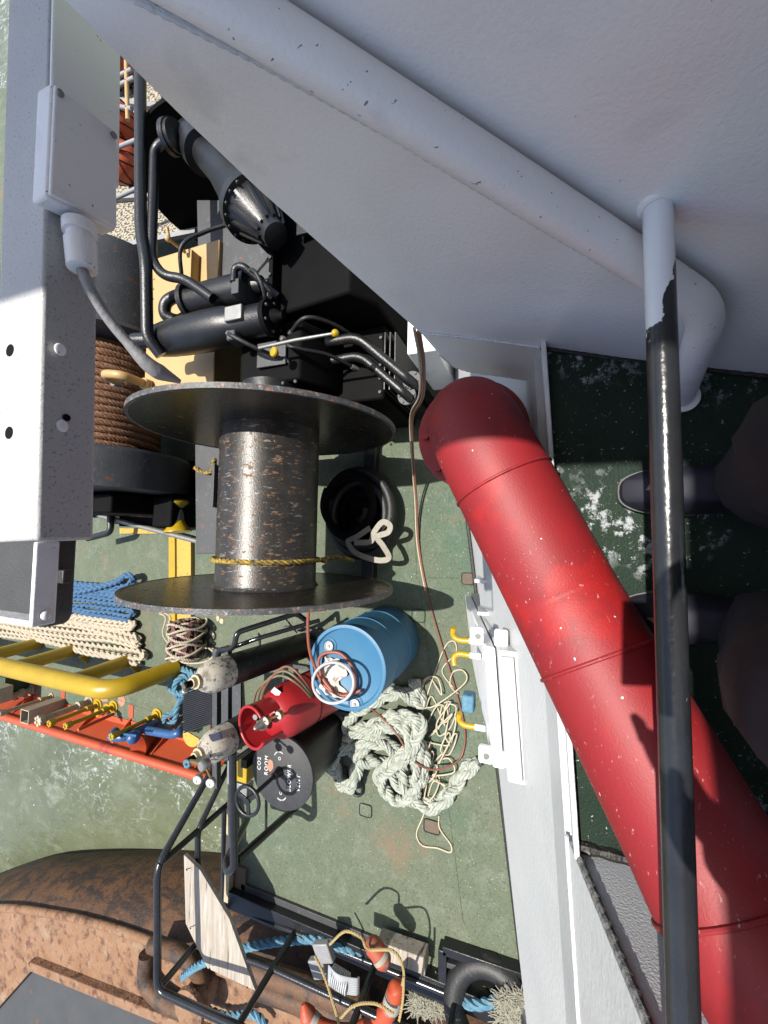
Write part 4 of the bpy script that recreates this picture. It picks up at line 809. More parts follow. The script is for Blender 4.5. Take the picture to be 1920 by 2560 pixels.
# ================================================================== ROPES ON DECK
def flake(n, xa, xb, y_right, y_left, R, seed, yr2=None):
    rs = np.random.RandomState(seed); P = []
    for k in range(n):
        f = k / (n - 1); x = xa + (xb - xa) * f; yr = y_right + ((yr2 or y_right) - y_right) * f + .05 * rs.randn()
        row = [A(x + .008 * rs.randn() + .02 * math.sin(y * 2 + k), y, R * .85 + .008 * rs.rand()) for y in np.linspace(yr, y_left, 9)]
        row[0][2] += .03; row = row if k % 2 else row[::-1]; P += row
    return spline(P, 10)
g = G(); g.rope(flake(9, -.72, -1.10, 4.5, 7.6, .036, 2), .034, 'braid', ds=.022); tag(g.obj('mooring_rope', m_ropeblue), 'blue braided mooring rope flaked out in long rows', 'rope')
g = G(); g.rope(flake(9, -1.15, -1.58, 4.45, 8.2, .038, 5, 4.35), .036, 'braid', ds=.023); tag(g.obj('mooring_rope', m_ropewhite), 'cream braided mooring rope flaked beside the blue one', 'rope')
g = G(); g.rope(spline([pt(165, 1280, .06), pt(215, 1268, .07), pt(255, 1255, .1), pt(272, 1243, .16), pt(288, 1250, .14), pt(278, 1268, .1), pt(300, 1262, .08)], 10), .036, 'braid'); tag(g.obj('rope_bight', m_ropeblue), 'raised blue rope bight at the top of the blue rows', 'rope')
# blue rope tangle
g = G(); P = [(395, 1445), (425, 1460), (415, 1480), (380, 1470), (370, 1490), (405, 1500), (425, 1485), (400, 1460), (378, 1480), (388, 1515), (375, 1540), (356, 1548), (360, 1562), (378, 1555), (382, 1530), (398, 1505), (410, 1475)]
g.rope(spline([pt(x, y, .05 + .04 * (k % 3)) for k, (x, y) in enumerate(P)], 8), .032, 'laid'); tag(g.obj('rope_tangle', m_ropesky), 'knotted light blue rope tangle beside the yellow crash rail end', 'rope')
# heap of heavy pale green rope
P = [(893, 1470), (905, 1520), (865, 1495), (800, 1520), (752, 1560), (772, 1612), (830, 1572), (888, 1585), (918, 1640), (898, 1700), (868, 1665), (848, 1615), (800, 1602), (772, 1640), (822, 1648), (862, 1690), (888, 1722), (935, 1742), (968, 1718), (1004, 1668), (1035, 1645)]
Z = [.05, .06, .1, .08, .05, .06, .12, .12, .1, .05, .06, .12, .15, .12, .06, .1, .06, .05, .05, .05, .05]
g = G(); g.rope(spline([pt(x, y, z) for (x, y), z in zip(P, Z)], 12), .06, 'braid', ds=.016, yarns=5); tag(g.obj('heavy_rope', m_ropegreen), 'heap of thick pale green plaited rope beside the blue drum', 'rope')
g = G(); g.rope(spline([pt(x, y, z) for (x, y), z in zip([(840, 1548), (905, 1560), (880, 1625), (820, 1680), (860, 1730), (905, 1690), (870, 1560), (790, 1575), (740, 1590)], [.16, .17, .2, .15, .06, .12, .18, .12, .05])], 12), .058, 'braid', ds=.016, yarns=5); tag(g.obj('heavy_rope', m_ropegreen), 'upper turns of thick pale green rope crossing the heap', 'rope')
c = pt(745, 1655, .1); g = G(); g.rope([c + A(.17 * math.cos(a), .12 * math.sin(a), .03 * math.sin(a * 2)) for a in np.linspace(0, 6.6, 50)], .058, 'braid', ds=.016, yarns=5); tag(g.obj('rope_eye', m_ropegreen), 'thick rope eye in the shade right of the vent trunk', 'rope')
# thin cream line
rs = np.random.RandomState(11); P = [(905, 1560), (930, 1480), (960, 1400), (980, 1385), (985, 1410), (955, 1450)]
cx_, cy_, an_ = 945., 1490., 0.
for k in range(17):                                   # lazy loops of differing size
    cx_ = 945 + 26 * rs.randn(); cy_ = 1475 + 230 * k / 16 + 14 * rs.randn(); ra, rb_ = 14 + 20 * rs.rand(), 14 + 22 * rs.rand(); tl = rs.rand() * 3.14; sg = 1 if rs.rand() > .35 else -1
    for j in range(5):
        an_ += sg * 1.25; u_, w_ = ra * math.cos(an_), rb_ * math.sin(an_); P.append((min(max(cx_ + u_ * math.cos(tl) * .8 - w_ * .25, 893), 1003), cy_ + w_ + u_ * .3))
P += [(920, 1720), (950, 1740), (975, 1735), (960, 1700), (935, 1690), (915, 1760), (900, 1800), (912, 1826), (945, 1832), (972, 1841), (974, 1825), (950, 1790), (948, 1762)]
g = G(); g.tube(spline([pt(x, y, .012 + (.018 * (k % 4) if 6 < k < 90 else 0)) for k, (x, y) in enumerate(P)], 9), .006, 8); tag(g.obj('thin_line', m_ropecream), 'tangled thin cream line strewn beside the green rope heap', 'rope')
g = G(); P = [(905, 716, 2.2), (915, 790, 1.9), (912, 860, 1.5), (891, 905, .8), (893, 990, .4), (900, 1080, .12), (905, 1180, .02), (925, 1290, .02), (950, 1380, .02), (978, 1470, .02), (1003, 1570, .02), (998, 1630, .03), (970, 1655, .1), (930, 1662, .15), (890, 1640, .2), (860, 1590, .22), (830, 1555, .2), (790, 1522, .05), (770, 1510, .02)]
P = spline([pt(*p) for p in P], 10); g.tube(P, .0085, 8); tag(g.obj('air_hose', m_hosebrown), 'thin red brown air hose winding down the deck from the elbow', 'hose')
g = G(); P2 = P[:70] + A(.012, .016, .004); g.tube(P2, .006, 8); tag(g.obj('tracer_line', m_ropecream), 'thin pale line running beside the upper part of the brown air hose', 'line')
# black hose coil with webbing strap right of the drum
hc = thing('hose_coil', 'coil of fat black hose lying in the shade of the winch drum', 'hose', tuple(pt(785, 1110, 0)))
c = pt(782, 1108, .1); P = [c + A((.34 + .06 * math.sin(a * .37)) * math.cos(a), (.3 + .05 * math.cos(a * .29)) * math.sin(a), .03 * a / 6.3) for a in np.linspace(0, 6.28 * 3.2, 140)]
G().tube(P, .04, 14).obj('coil', m_rubber, hc)
P = [c + A((.33 - .0125 * a) * math.cos(a), (.29 - .011 * a) * math.sin(a), .0 + .03 * math.sin(a * 1.7)) for a in np.linspace(0, 6.28 * 3.3, 160)]
G().tube(P, .042, 12).obj('inner_coil', m_vblack, hc)
P = [c + A(.06 + (.26 + .03 * math.sin(a * 2.3)) * math.cos(a), .06 + .24 * math.sin(a), .17 + .02 * math.sin(a * 1.3)) for a in np.linspace(1, 6.28 * 2.2, 110)]
G().tube(P, .034, 12).obj('upper_coil', m_vblack, hc)
g = G(); P = spline([pt(x, y, z) for x, y, z in [(800, 1140, .32), (770, 1160, .3), (752, 1170, .28), (770, 1195, .3), (815, 1210, .3), (840, 1205, .3), (828, 1180, .34), (815, 1160, .36), (838, 1150, .36), (842, 1135, .36), (826, 1128, .36), (808, 1150, .36), (800, 1170, .34), (765, 1172, .32)]], 8)
T, U, V_ = frames(P); up = A(0, 0, 1); S = np.cross(T, up); S /= np.linalg.norm(S, axis=1)[:, None]; vv = np.stack([P - S * .024, P + S * .024, P + S * .024 + up * .003, P - S * .024 + up * .003], 1).reshape(-1, 3)
g.add(vv, [(i * 4 + k, i * 4 + (k + 1) % 4, (i + 1) * 4 + (k + 1) % 4, (i + 1) * 4 + k) for i in range(len(P) - 1) for k in range(4)]); tag(g.obj('webbing_strap', m_strap), 'pale webbing strap twisted on top of the black hose coil', 'strap')
# rolled rope ladder with maroon rungs
pl = thing('rolled_ladder', 'rolled up rope ladder of maroon rungs and cream ropes', 'ladder', tuple(pt(412, 1378, 0)))
c = pt(408, 1380, .14)
for k in range(26):
    r_ = .05 + .0044 * k; a = k * .75; q = c + A(.02 * math.sin(k * 5.1), r_ * math.cos(a), .04 + r_ * math.sin(a)); e = A(.185, .05 * math.sin(k * 2.7), .02 * math.cos(k * 3.3))
    G().bar(q - e, q + e, .045, .022, up=(0, math.cos(a), math.sin(a))).obj('rung', m_net, pl, bevel=.003)
for xo in (-.16, -.1, -.03, .05, .12, .17):
    G().rope([c + A(xo + .03 * math.sin(a * 2.3 + xo * 40), (.075 + .0155 * a / 2) * math.cos(a), .04 + (.075 + .0155 * a / 2) * math.sin(a)) for a in np.linspace(0, 19, 150)], .012, 'laid', ds=.012).obj('side_rope', m_ropewhite, pl)
g = G(); g.rope(spline([pt(x, y, .08) for x, y in [(372, 1400), (352, 1370), (358, 1335), (345, 1325), (352, 1322), (368, 1335), (362, 1365), (375, 1410), (400, 1425), (430, 1405), (450, 1400), (462, 1415), (440, 1430), (400, 1432), (380, 1420)]], 8), .009, 'laid'); g.obj('tail_line', m_ropecream, pl)

# ---------------------------------------------------------------- yellow crash rail
yr = thing('crash_rail', 'fat yellow tubular crash rail on stub posts along the deck edge', 'rail', (-1.6, 5, 0))
e0 = pt(381, 1443, .05); k0 = pt(250, 1482, .68); k0[0] = -1.63; Pr = bend([A(-1.63, 9, .68), A(-1.63, 3.92, .68), e0], .22, 10)
G().tube(Pr, .092, 28).obj('top_tube', m_yellow, yr)
for yy in (4.55, 5.56, 6.3, 7.3): G().cyl((-1.6, yy, 0), (-1.63, yy, .66), .075, 24).obj('stub_post', m_yellow, yr)
for yy in (4.4, 5.3): G().plate([(-1.63, yy, .0), (-1.75, yy, .0), (-1.63, yy, .12)], (0, .015, 0)).obj('gusset', m_yellow, yr)
G().box(e0 + A(.0, .02, .09), (.05, .04, .02), None).obj('rust_patch', m_patch, yr)

# ================================================================== ORANGE COAMING AND TANK VENTS
oc = thing('orange_coaming', 'low orange red deck edge coaming with rib plates beside the water', 'coaming', (-2.4, 5, 0))
G().plate([(-2.36, 3.0, 0), (-2.36, 11, 0), (-2.47, 11, .28), (-2.47, 3.0, .28)], (-.015, 0, 0)).obj('side_plate', m_orange, oc)
G().tube([(-2.485, 3.0, .28), (-2.485, 11, .28)], .045, 16).obj('cap_tube', m_orange, oc)
G().bx(-2.37, -2.3, 3.0, 11, 0.002, .012).obj('foot_strip', m_orange, oc)
for yy in np.arange(3.25, 9, .62): G().plate([(-2.27, yy, 0), (-2.365, yy, 0), (-2.455, yy, .25)], (0, .014, 0)).obj('rib', m_orange, oc)
for yy in np.arange(3.25, 9, .62): G().bx(-2.27, -2.12, yy - .025, yy + .045, 0, .008).obj('rib_pad', m_orange, oc)
def vent_pipe(m, h, r, name='tank_vent'):
    e = bpy.data.objects.new(name, None); col.objects.link(e); e.location = (0, 0, 0)
    lathe_part('base_flange', A(0, 0, 0), (0, 0, 1), [(0, .075), (.012, .075), (.014, .05), (.03, .05), (.032, .03)], m, e, 28)
    lathe_part('pipe', A(0, 0, .02), (0, 0, 1), [(0, r), (.06, r), (.07, r * 1.5), (.12, r * 1.5), (.13, r), (h, r)], m, e, 20)
    g = G()
    for k in range(6): a = k * 1.047; g.lathe(A(r * 1.25 * math.cos(a), r * 1.25 * math.sin(a), h - .02), (0, 0, 1), [(0, r * .5), (.06, r * .55)], 8)
    g.lathe(A(0, 0, h - .03), (0, 0, 1), [(0, r * 1.1), (.01, r * 1.5), (.06, r * 1.5)], 20); g.obj('cap', m, e); return e
v1 = vent_pipe(m_yellow, .5, .022); vy = [(340, 1544), (246, 1526), (212, 1522)]
lab = ['yellow tank vent pipe nearest the blue valve', 'yellow tank vent pipe, middle of the three', 'yellow tank vent pipe beside the large tan vent']
for i, (x, y) in enumerate(vy):
    o = v1 if i == 0 else copy_tree(v1); o.location = Vector(pt(x, y, 0)); tag(o, lab[i], 'vent pipe', 'tank vents along the coaming')
v2 = vent_pipe(m_beige, .52, .035); vb = [(193, 1516, 'large tan tank vent beside the square tan duct'), (112, 1504, 'thin tan tank vent beyond the square tan duct'), (55, 1497, 'tan tank vent next to the left frame edge'), (68, 1490, 'tan tank vent second from the left frame edge')]
for i, (x, y, l) in enumerate(vb):
    o = v2 if i == 0 else copy_tree(v2); o.location = Vector(pt(x, y, 0)); tag(o, l, 'vent pipe', 'tank vents along the coaming')
    if i == 1: o.scale = (.6, .6, 1.0)
o = lathe_part('sounding_cap', pt(232, 1530, .0), (0, 0, 1), [(0, .06), (.012, .06), (.014, .035), (.1, .035), (.102, .045), (.13, .045)], m_yellow, None, 24); tag(o, 'short yellow sounding pipe cap between the yellow vents', 'pipe cap')
sqd = thing('square_duct', 'square tan duct leaning open over the coaming', 'duct', tuple(pt(135, 1525, 0))); dz = A(-.05, .02, .45)
b0 = pt(132, 1520, 0)
for sx, sy, hx, hy in ((-.075, 0, .005, .075), (.075, 0, .005, .075), (0, -.075, .08, .005), (0, .075, .08, .005)): G().box(b0 + A(sx, sy, .2), (hx, hy, .2)).obj('duct_side', m_beige, sqd)
for x, y in [(168, 1580), (240, 1603)]:
    a = pt(x + 78, y - 38, .05); b = pt(x, y, .45); b[:2] = a[:2] + (b[:2] - a[:2]) * .35
    g = G(); g.cyl(a, b, .018, 14); tag(g.obj('drain_pipe', m_orange), 'thin red pipe leaning on the coaming ' + ('left' if x < 200 else 'right') + ' of the yellow vent nearest the valve', 'pipe')
# blue valve and bent blue vent
bv = thing('blue_valve_pipe', 'short blue gooseneck pipe with a round valve body at the coaming', 'valve', tuple(pt(292, 1580, 0)))
c = pt(284, 1588, .35); G().tube(bend([c + A(0, 0, -.3), c + A(0, .02, .06), c + A(-.02, .2, .08), c + A(0, .24, 0)], .1, 8), .045, 18).obj('gooseneck', m_blue, bv)
G().ball(c + A(.0, -.06, .02), (.07, .06, .07), 20, 12).obj('valve_body', m_blue, bv); G().bar(c + A(.06, -.02, .1), c + A(.08, -.2, .1), .02, .012).obj('valve_lever', m_blue, bv)
bp_ = thing('blue_pipe', 'bent blue pipe lying beside the round orange funnel', 'pipe', tuple(pt(350, 1585, 0)))
G().tube(bend([pt(318, 1578, .25), pt(372, 1587, .25), pt(387, 1583, .25), pt(394, 1572, .1)], .06, 6), .042, 18).obj('pipe_run', m_blue, bp_); G().torus(pt(392, 1580, .18), (.3, -1, 0), .05, .014, 24, 8).obj('end_flange', m_steel, bp_)
fn = thing('orange_funnel', 'orange funnel shaped scupper cup inside the coaming', 'funnel', tuple(pt(342, 1618, 0)))
c = pt(345, 1610, 0); g = G(); g.lathe(A(c[0] + .12, c[1] - .0, .0), (0, 0, 1), [(0, .05), (.1, .05), (.2, .085), (.26, .125), (.275, .125), (.25, .11), (.18, .06), (.1, .04)], 36, caps=False); g.obj('cup', m_orange, fn)
gp = thing('green_fairlead', 'dark green box fitting at the far left end of the vents', 'fitting', tuple(pt(15, 1480, 0))); G().box(pt(18, 1472, .15), (.12, .2, .14)).obj('box_body', mat('dark_green', (.03, .08, .03), rough=.6), gp, bevel=.01)
o = G().box(pt(2, 1497, .35), (.09, .1, .08)).obj('tan_box', m_beige, None, bevel=.006); tag(o, 'tan vent box cut by the left frame edge', 'box')

# ================================================================== SIDE RAILING, PLANK, LIFEBUOY, BARGE
cs = thing('deck_edge_sill', 'rusty beige sill plate along the step in the deck edge', 'sill', (-3.1, 2.95, 0))
G().bx(-3.78, -2.5, 2.9, 2.96, 0, .09).obj('sill_bar', m_beige, cs, bevel=.004); G().bx(-3.7, -3.45, 2.75, 2.9, 0, .03).obj('sill_bracket', m_patch, cs, bevel=.004)
rg_ = thing('side_railing', 'black tubular side railing round the deck corner above the water', 'railing', (-3.3, 2.97, 0))
PA, PB, PC = A(-2.86, 2.99), A(-3.83, 2.93), A(-3.76, 2.11); H1, H2 = .87, .44
def p3(p, z): return A(p[0], p[1], z)
PD = A(-3.72, .6)
bars('top_rail', [A(-2.2, 3.0, .02), A(-2.25, 3.0, .1), p3(PA, H1), p3(PB, H1), p3(PC, H1), p3(PD, H1)], .03, m_blackrail, rg_, .1)
bars('mid_rail', [A(-2.45, 2.99, .02), A(-2.5, 2.99, .08), p3(PA, H2), p3(PB, H2), p3(PC, H2), p3(PD, H2)], .027, m_blackrail, rg_, .08)
bars('low_rail', [A(-2.9, 3.02, .06), p3(PB + A(.0, .06), .06), p3(PC, .1), p3(PD, .1)], .025, m_blackrail, rg_, .04)
for p in (PA, PB, PC, A(-3.74, 1.3), PD): G().cyl(p3(p, -.02), p3(p, H1), .027, 14).obj('post', m_blackrail, rg_)
# inner loop handrail by the vent
lh = thing('loop_handrail', 'black loop handrail beside the vent running above the deck step', 'handrail', (-2.6, 2.3, 0))
bars('loop_tube', [pt(503, 1560, .9), pt(503, 1720, .9), pt(506, 1872, .9), pt(492, 1885, .9), pt(488, 1862, .85), pt(534, 1770, .3)], .03, m_blackrail, lh, .06)
G().cyl(pt(512, 1858, .86), pt(645, 1738, .02), .032, 14).obj('brace', m_blackrail, lh); G().cyl(pt(575, 1728, .62), pt(575, 1798, .3), .012, 10).obj('tie_rod', m_blackrail, lh)
# weathered board wired to the railing
def bp3(x, y, z): return pt(x, y, z)
q = [bp3(397, 1847, .52), bp3(432, 1880, .52), bp3(495, 1985, .5), bp3(551, 2140, .46), bp3(448, 2092, .5), bp3(401, 1995, .52)]
g = G(); g.plate(q, (0, 0, -.035)); o = g.obj('board', m_wood, bevel=.002); tag(o, 'weathered grey board wired to the black railing over the rusty barge', 'board')
for x, y in [(402, 1878), (410, 2004), (452, 2092), (533, 2132)]: G().cyl(pt(x, y, .525), pt(x + 2, y + 2, .56), .004, 6).obj('nail', m_vblack, o)

# low black kerb, chock recess and timber at the deck edge
kb = thing('edge_kerb', 'black steel kerb along the lower deck edge', 'kerb', (-3.7, 1.5, 0))
G().bx(-3.82, -3.66, -.5, 2.9, -.02, .1).obj('kerb_bar', m_black, kb, bevel=.006)
G().bx(-3.66, -3.6, 1.0, 2.8, 0, .03).obj('kerb_foot', m_greyblack, kb, bevel=.004)
tm = thing('timber_block', 'square grey timber lying on the black kerb', 'timber', tuple(pt(880, 2050, .1)))
G().bar(pt(820, 2035, .12), pt(922, 2072, .12), .13, .13).obj('timber', m_wood, tm, bevel=.006)
ck = thing('chock_recess', 'black framed freeing port recess in the lower right deck corner', 'frame', tuple(pt(1040, 2080, 0)))
fa, fb, fc, fd = pt(958, 2042, .05), pt(1128, 2100, .05), pt(1128, 2150, .05), pt(958, 2110, .05)
for a, b in ((fa, fb), (fa, fd)): G().bar(a, b, .07, .1).obj('frame_bar', m_black, ck, bevel=.006)
G().bar(fa * .55 + fd * .45, fb * .55 + fc * .45, .04, .08).obj('frame_bar', m_greyblack, ck, bevel=.006); G().plate([fa, fb, fc, fd], (0, 0, -.045)).obj('recess_floor', m_vblack, ck)
tf = thing('rubber_fender', 'big black rubber ring fender at the lower deck corner', 'fender', tuple(pt(1055, 2180, .1)))
c = pt(1062, 2195, .12); g = G(); g.torus(c, (.25, .1, 1), .3, .085, 48, 18); g.obj('ring', m_rubber, tf)
g = G(); rs = np.random.RandomState(9)
for k in range(1500):
    b = pt(1080 + 70 * rs.rand(), 2150 + 60 * rs.rand(), .16); e = b + A(.045 * rs.randn(), .045 * rs.randn(), .004 + .022 * rs.rand()); g.tube([b, e], [.0045, .003], 4, caps=False)
for k in range(1000):
    b = pt(890 + 60 * rs.rand(), 2110 + 80 * rs.rand(), .04); e = b + A(.04 * rs.randn(), .04 * rs.randn(), .004 + .02 * rs.rand()); g.tube([b, e], [.0045, .003], 4, caps=False)
o = g.obj('frayed_fibres', mat('frayed_fibre', (.45, .42, .33), (.28, .28, .22), 30, .95)); o['kind'] = 'stuff'; tag(o, 'frayed pale rope fibres around the black ring fender', 'fibres')
g = G(); g.rope(spline([pt(395, 2110, -.1), pt(430, 2085, .05), pt(520, 2050, .12), pt(640, 2030, .12), pt(720, 2040, .1), pt(870, 2105, .05), pt(950, 2145, .05), pt(1030, 2170, .12), pt(1110, 2150, .14)], 10), .036, 'laid'); tag(g.obj('mooring_line', m_ropesky), 'light blue mooring line running along the black kerb to the fender', 'rope')
g = G(); g.rope(spline([pt(430, 2175, -.2), pt(490, 2195, -.2), pt(545, 2190, -.18), pt(575, 2215, -.18)], 8), .036, 'laid'); tag(g.obj('mooring_line', m_ropesky), 'short light blue rope on the rusty barge at the bottom edge', 'rope')
# lifebuoy
lf = thing('lifebuoy', 'broken orange lifebuoy with grey bands lying on the black railing', 'lifebuoy', (-3.75, 1.35, .4))
la = spline([pt(*p, .42) for p in [(655, 2168), (672, 2205), (705, 2228), (755, 2236), (805, 2218), (840, 2182), (855, 2140), (852, 2118)]], 8)
lb_ = spline([pt(*p, .42) for p in [(792, 2030), (808, 2046), (824, 2068), (836, 2094)]], 8)
for P_ in (la, lb_):
    k_ = np.arange(len(P_)); r_ = .066 * np.clip(np.minimum(k_, k_[::-1]) / 5.0, .08, 1) ** .5
    G().tube(P_, r_, 18).obj('ring_piece', m_orangeplastic, lf)
for P_, i0, i1 in ((la, 8, 13), (la, 42, 47), (lb_, 14, 18)): G().tube(P_[i0:i1], .0695, 18).obj('grey_band', m_strap, lf)
for q in ([(680, 2065), (700, 2108), (722, 2175), (735, 2225)], [(735, 2200), (765, 2172), (810, 2168), (850, 2190)], [(862, 2205), (870, 2160), (872, 2110)]): G().rope(spline([pt(*p, .53) for p in q], 8), .01, 'laid').obj('grab_line', m_ropetan, lf)
for q, zz_ in ([(700, 2055), .3], [(690, 2090), .25]): G().box(pt(*q, zz_), (.09, .07, .03), (unit(A(1, .3, .2)), unit(A(-.3, 1, .1)), A(0, 0, 1))).obj('canvas_scrap', m_cable, lf, bevel=.01)
g = G(); c = pt(735, 2115, .62)
for k in range(10): g.tube(spline([c + A(.0 + .012 * k - .05, .10, .0), c + A(.012 * k - .04, .0, .04), c + A(.012 * k - .06, -.12, 0), c + A(.012 * k - .07, -.14, -.03)], 6), .0065, 6)
for k in range(9): g.torus(c + A(-.01 + .002 * k, -.06 + .016 * k, .0), (.1, 1, .1), .055, .007, 20, 6)
o = g.obj('heaving_line', m_hosewhite); tag(o, 'hank of white heaving line between the orange lifebuoy pieces', 'rope')
g = G(); g.rope(spline([pt(712, 2040, .5), pt(745, 2012, .55), pt(780, 2025, .55), pt(795, 2050, .5), pt(850, 2055, .5), pt(872, 2100, .45), pt(862, 2150, .4)], 8), .01, 'laid'); tag(g.obj('hanging_rope', m_ropetan), 'tan cord arching above the lifebuoy to the kerb', 'cord')

# rusty barge alongside
bg_ = thing('rusty_barge', 'heavily rusted barge lying alongside at the lower left', 'barge', (-6, 5, -1.4))
E_ = [(-300, 2060), (-120, 1975), (0, 1958), (100, 1968), (200, 1988), (330, 2030), (450, 2080), (600, 2135), (760, 2190), (950, 2260), (1150, 2330)]
W_ = [(-300, 2010), (-120, 1945), (0, 1890), (100, 1850), (200, 1836), (330, 1830), (470, 1833), (600, 1850), (760, 1900), (950, 1980), (1150, 2060)]
zd = -.3; ed = spline([pt(x, y, zd) for x, y in E_], 8); wl = spline([pt(x, y, -1.5) for x, y in W_], 8)
rows = [ed + A(-.05, 0, .0), ed + A(0, 0, -.04)] + [ed * (1 - f) + wl * f + A(.35 * math.sin(f * 3.14) * .6, 0, .0) for f in (.25, .5, .75, 1)]
for r__, (i, f) in zip(rows[2:], enumerate((.25, .5, .75, 1))): r__[:, 2] = zd - .04 + (-1.5 - zd) * f ** 1.3
n = len(ed); g = G(); g.add(np.vstack(rows), [(i * n + k, i * n + k + 1, (i + 1) * n + k + 1, (i + 1) * n + k) for i in range(5) for k in range(n - 1)]); g.obj('hull_side', m_rustdark, bg_, smooth=60)
far = ed + A(-9, 0, 0); far[:, 2] = zd
g = G(); g.add(np.vstack([rows[0], far]), [(k, k + 1, n + k + 1, n + k) for k in range(n - 1)]); g.obj('deck', m_rust, bg_, smooth=0)
G().tube(ed + A(-.02, 0, .0), .05, 10).obj('gunwale', m_rust, bg_)
hq = [pt(80, 2075, zd), pt(-260, 2460, zd), pt(300, 2700, zd), pt(470, 2228, zd)]
G().plate([p + A(0, 0, .03) for p in hq], (0, 0, -.02)).obj('hatch_cover', mat('grey_hatch', (.05, .053, .056), (.065, .068, .07), 3, .7, bump=.002, bsc=20, layers=[dict(c=RUST, sc=6, lo=.66, hi=.72)]), bg_)
for a, b in ((hq[0], hq[1]), (hq[0], hq[3])): G().bar(a + A(0, 0, .04), b + A(0, 0, .04), .11, .1).obj('hatch_coaming', m_rust, bg_, bevel=.01)
bt = thing('barge_fairlead', 'rusty open fairlead casting on the barge edge behind the railing', 'fairlead', tuple(pt(380, 2100, zd)))
c = pt(350, 2090, zd + .1)
G().tube(bend([pt(318, 2060, zd + .1), pt(312, 2120, zd + .12), pt(355, 2165, zd + .12), pt(410, 2185, zd + .1)], .2, 8), .09, 18).obj('horn', m_rustdark, bt); G().tube(bend([pt(330, 2040, zd + .1), pt(395, 2060, zd + .2), pt(440, 2110, zd + .15), pt(430, 2150, zd + .05)], .2, 8), .085, 18).obj('horn', m_rustdark, bt)
G().lathe(pt(455, 2115, zd), (0, 0, 1), [(0, .16), (.25, .15), (.27, .19), (.32, .19), (.34, .15)], 32).obj('bollard', m_rust, bt)
for (a, b), r_, l in ((((480, 2070), (790, 2175)), .1, 'rusty pipe fender between the railing and the barge, inner'), (((560, 2130), (900, 2250)), .1, 'rusty pipe fender between the railing and the barge, outer')):
    g = G(); g.cyl(pt(*a, -.15), pt(*b, -.15), r_, 20); tag(g.obj('fender_pipe', m_rustdark), l, 'fender', 'rusty pipe fenders')

# ================================================================== FAR CORNER SEEN BEHIND THE BRACKET
gr = thing('grating_platform', 'beige expanded metal platform far behind the black pipes', 'platform', (4, 4.5, .5))
q = [pt(150, 560, .6), pt(430, 505, .6), pt(470, 130, .6), pt(150, 40, .6)]
gm = mat('beige_mesh', (.5, .44, .33), (.42, .37, .28), 8, .8, layers=[dict(c=(.08, .07, .05), sc=60, lo=.48, hi=.56, det=0, st=(1, .45, 1), rg=.2)])
G().plate(q, (0, 0, -.02)).obj('mesh_deck', gm, gr)
for k in range(5):
    f = k / 4.5; G().bar(q[0] * (1 - f) + q[3] * f + A(0, 0, .03), q[1] * (1 - f) + q[2] * f + A(0, 0, .03), .05, .05).obj('frame_bar', m_cable, gr)
for x, y, r_, l in [(252, 265, .2, 'orange red net covered buoy behind the long black pipe'), (240, 120, .26, 'orange red shape at the tip of the gap under the wing plate'), (262, 350, .2, 'darker red buoy below the net covered one')]:
    c = pt(x, y, .8); b = thing('net_buoy', l, 'buoy', tuple(c), 'red buoys far left'); G().ball(c, (r_, r_, r_ * .9), 24, 16).obj('ball', m_orange, b)
    for k in range(6): G().torus(c, (math.cos(k * .52), math.sin(k * .52), .3 * (-1) ** k), r_ + .004, .005, 32, 5).obj('net_line', m_vblack, b)
for k, (a, b) in enumerate([((225, 225), (285, 235)), ((225, 330), (300, 300)), ((225, 440), (300, 405)), ((225, 180), (285, 150)), ((225, 200), (290, 168)), ((272, 110), (276, 260))]):
    g = G(); g.tube([pt(*a, .95), pt(*b, .95)], .02, 10); tag(g.obj('grey_tube', m_cable if k < 5 else m_tan), ['grey tube above the net covered buoy', 'grey tube crossing under the net covered buoy', 'grey tube over the beige mesh', 'upper grey tube near the gap tip', 'lower grey tube near the gap tip', 'tan upright bar at the gap tip'][k], 'tube', 'thin tubes far left')

# ================================================================== PHOTOGRAPHER
def skin_mesh(name, verts, edges, rad, m, parent=None, levels=2, root=0):
    me = bpy.data.meshes.new(name); me.from_pydata([tuple(v) for v in verts], edges, []); me.update()
    o = bpy.data.objects.new(name, me); col.objects.link(o); me.materials.append(m)
    s = o.modifiers.new('skin', 'SKIN'); s.use_smooth_shade = True
    for i, d_ in enumerate(me.skin_vertices[0].data):
        r_ = rad[i]; d_.radius = r_ if isinstance(r_, tuple) else (r_, r_); d_.use_root = (i == root)
    sb = o.modifiers.new('sub', 'SUBSURF'); sb.levels = levels; sb.render_levels = levels
    if parent is not None: o.parent = parent
    return o
UD = 2.4
hipL, hipR = A(.09, -.62, 3.22), A(-.12, -.62, 3.22); knL, knR = A(.135, -.335, 2.90), A(-.215, -.31, 2.90); anL, anR = A(.1, -.40, 2.50), A(-.175, -.40, 2.50)
toL, toR = A(.105, -.2, 2.44), A(-.18, -.2, 2.44)
pel = A(-.015, -.64, 3.3); chest = A(-.01, -.5, 3.66); neck = A(0, -.42, 3.86); head = A(0, -.36, 4.02); crown = A(0, -.35, 4.13)
shL, shR = A(.18, -.46, 3.8), A(-.2, -.46, 3.8); elL, elR = A(.26, -.3, 3.58), A(-.42, -.22, 3.52); wrL, wrR = A(.09, -.11, 3.58), A(-.29, -.06, 3.54); paL, paR = A(.06, -.055, 3.575), A(-.215, -.03, 3.55)
vs = [pel, chest, neck, head, crown, shL, elL, wrL, paL, shR, elR, wrR, paR, hipL, knL, anL, toL, hipR, knR, anR, toR]
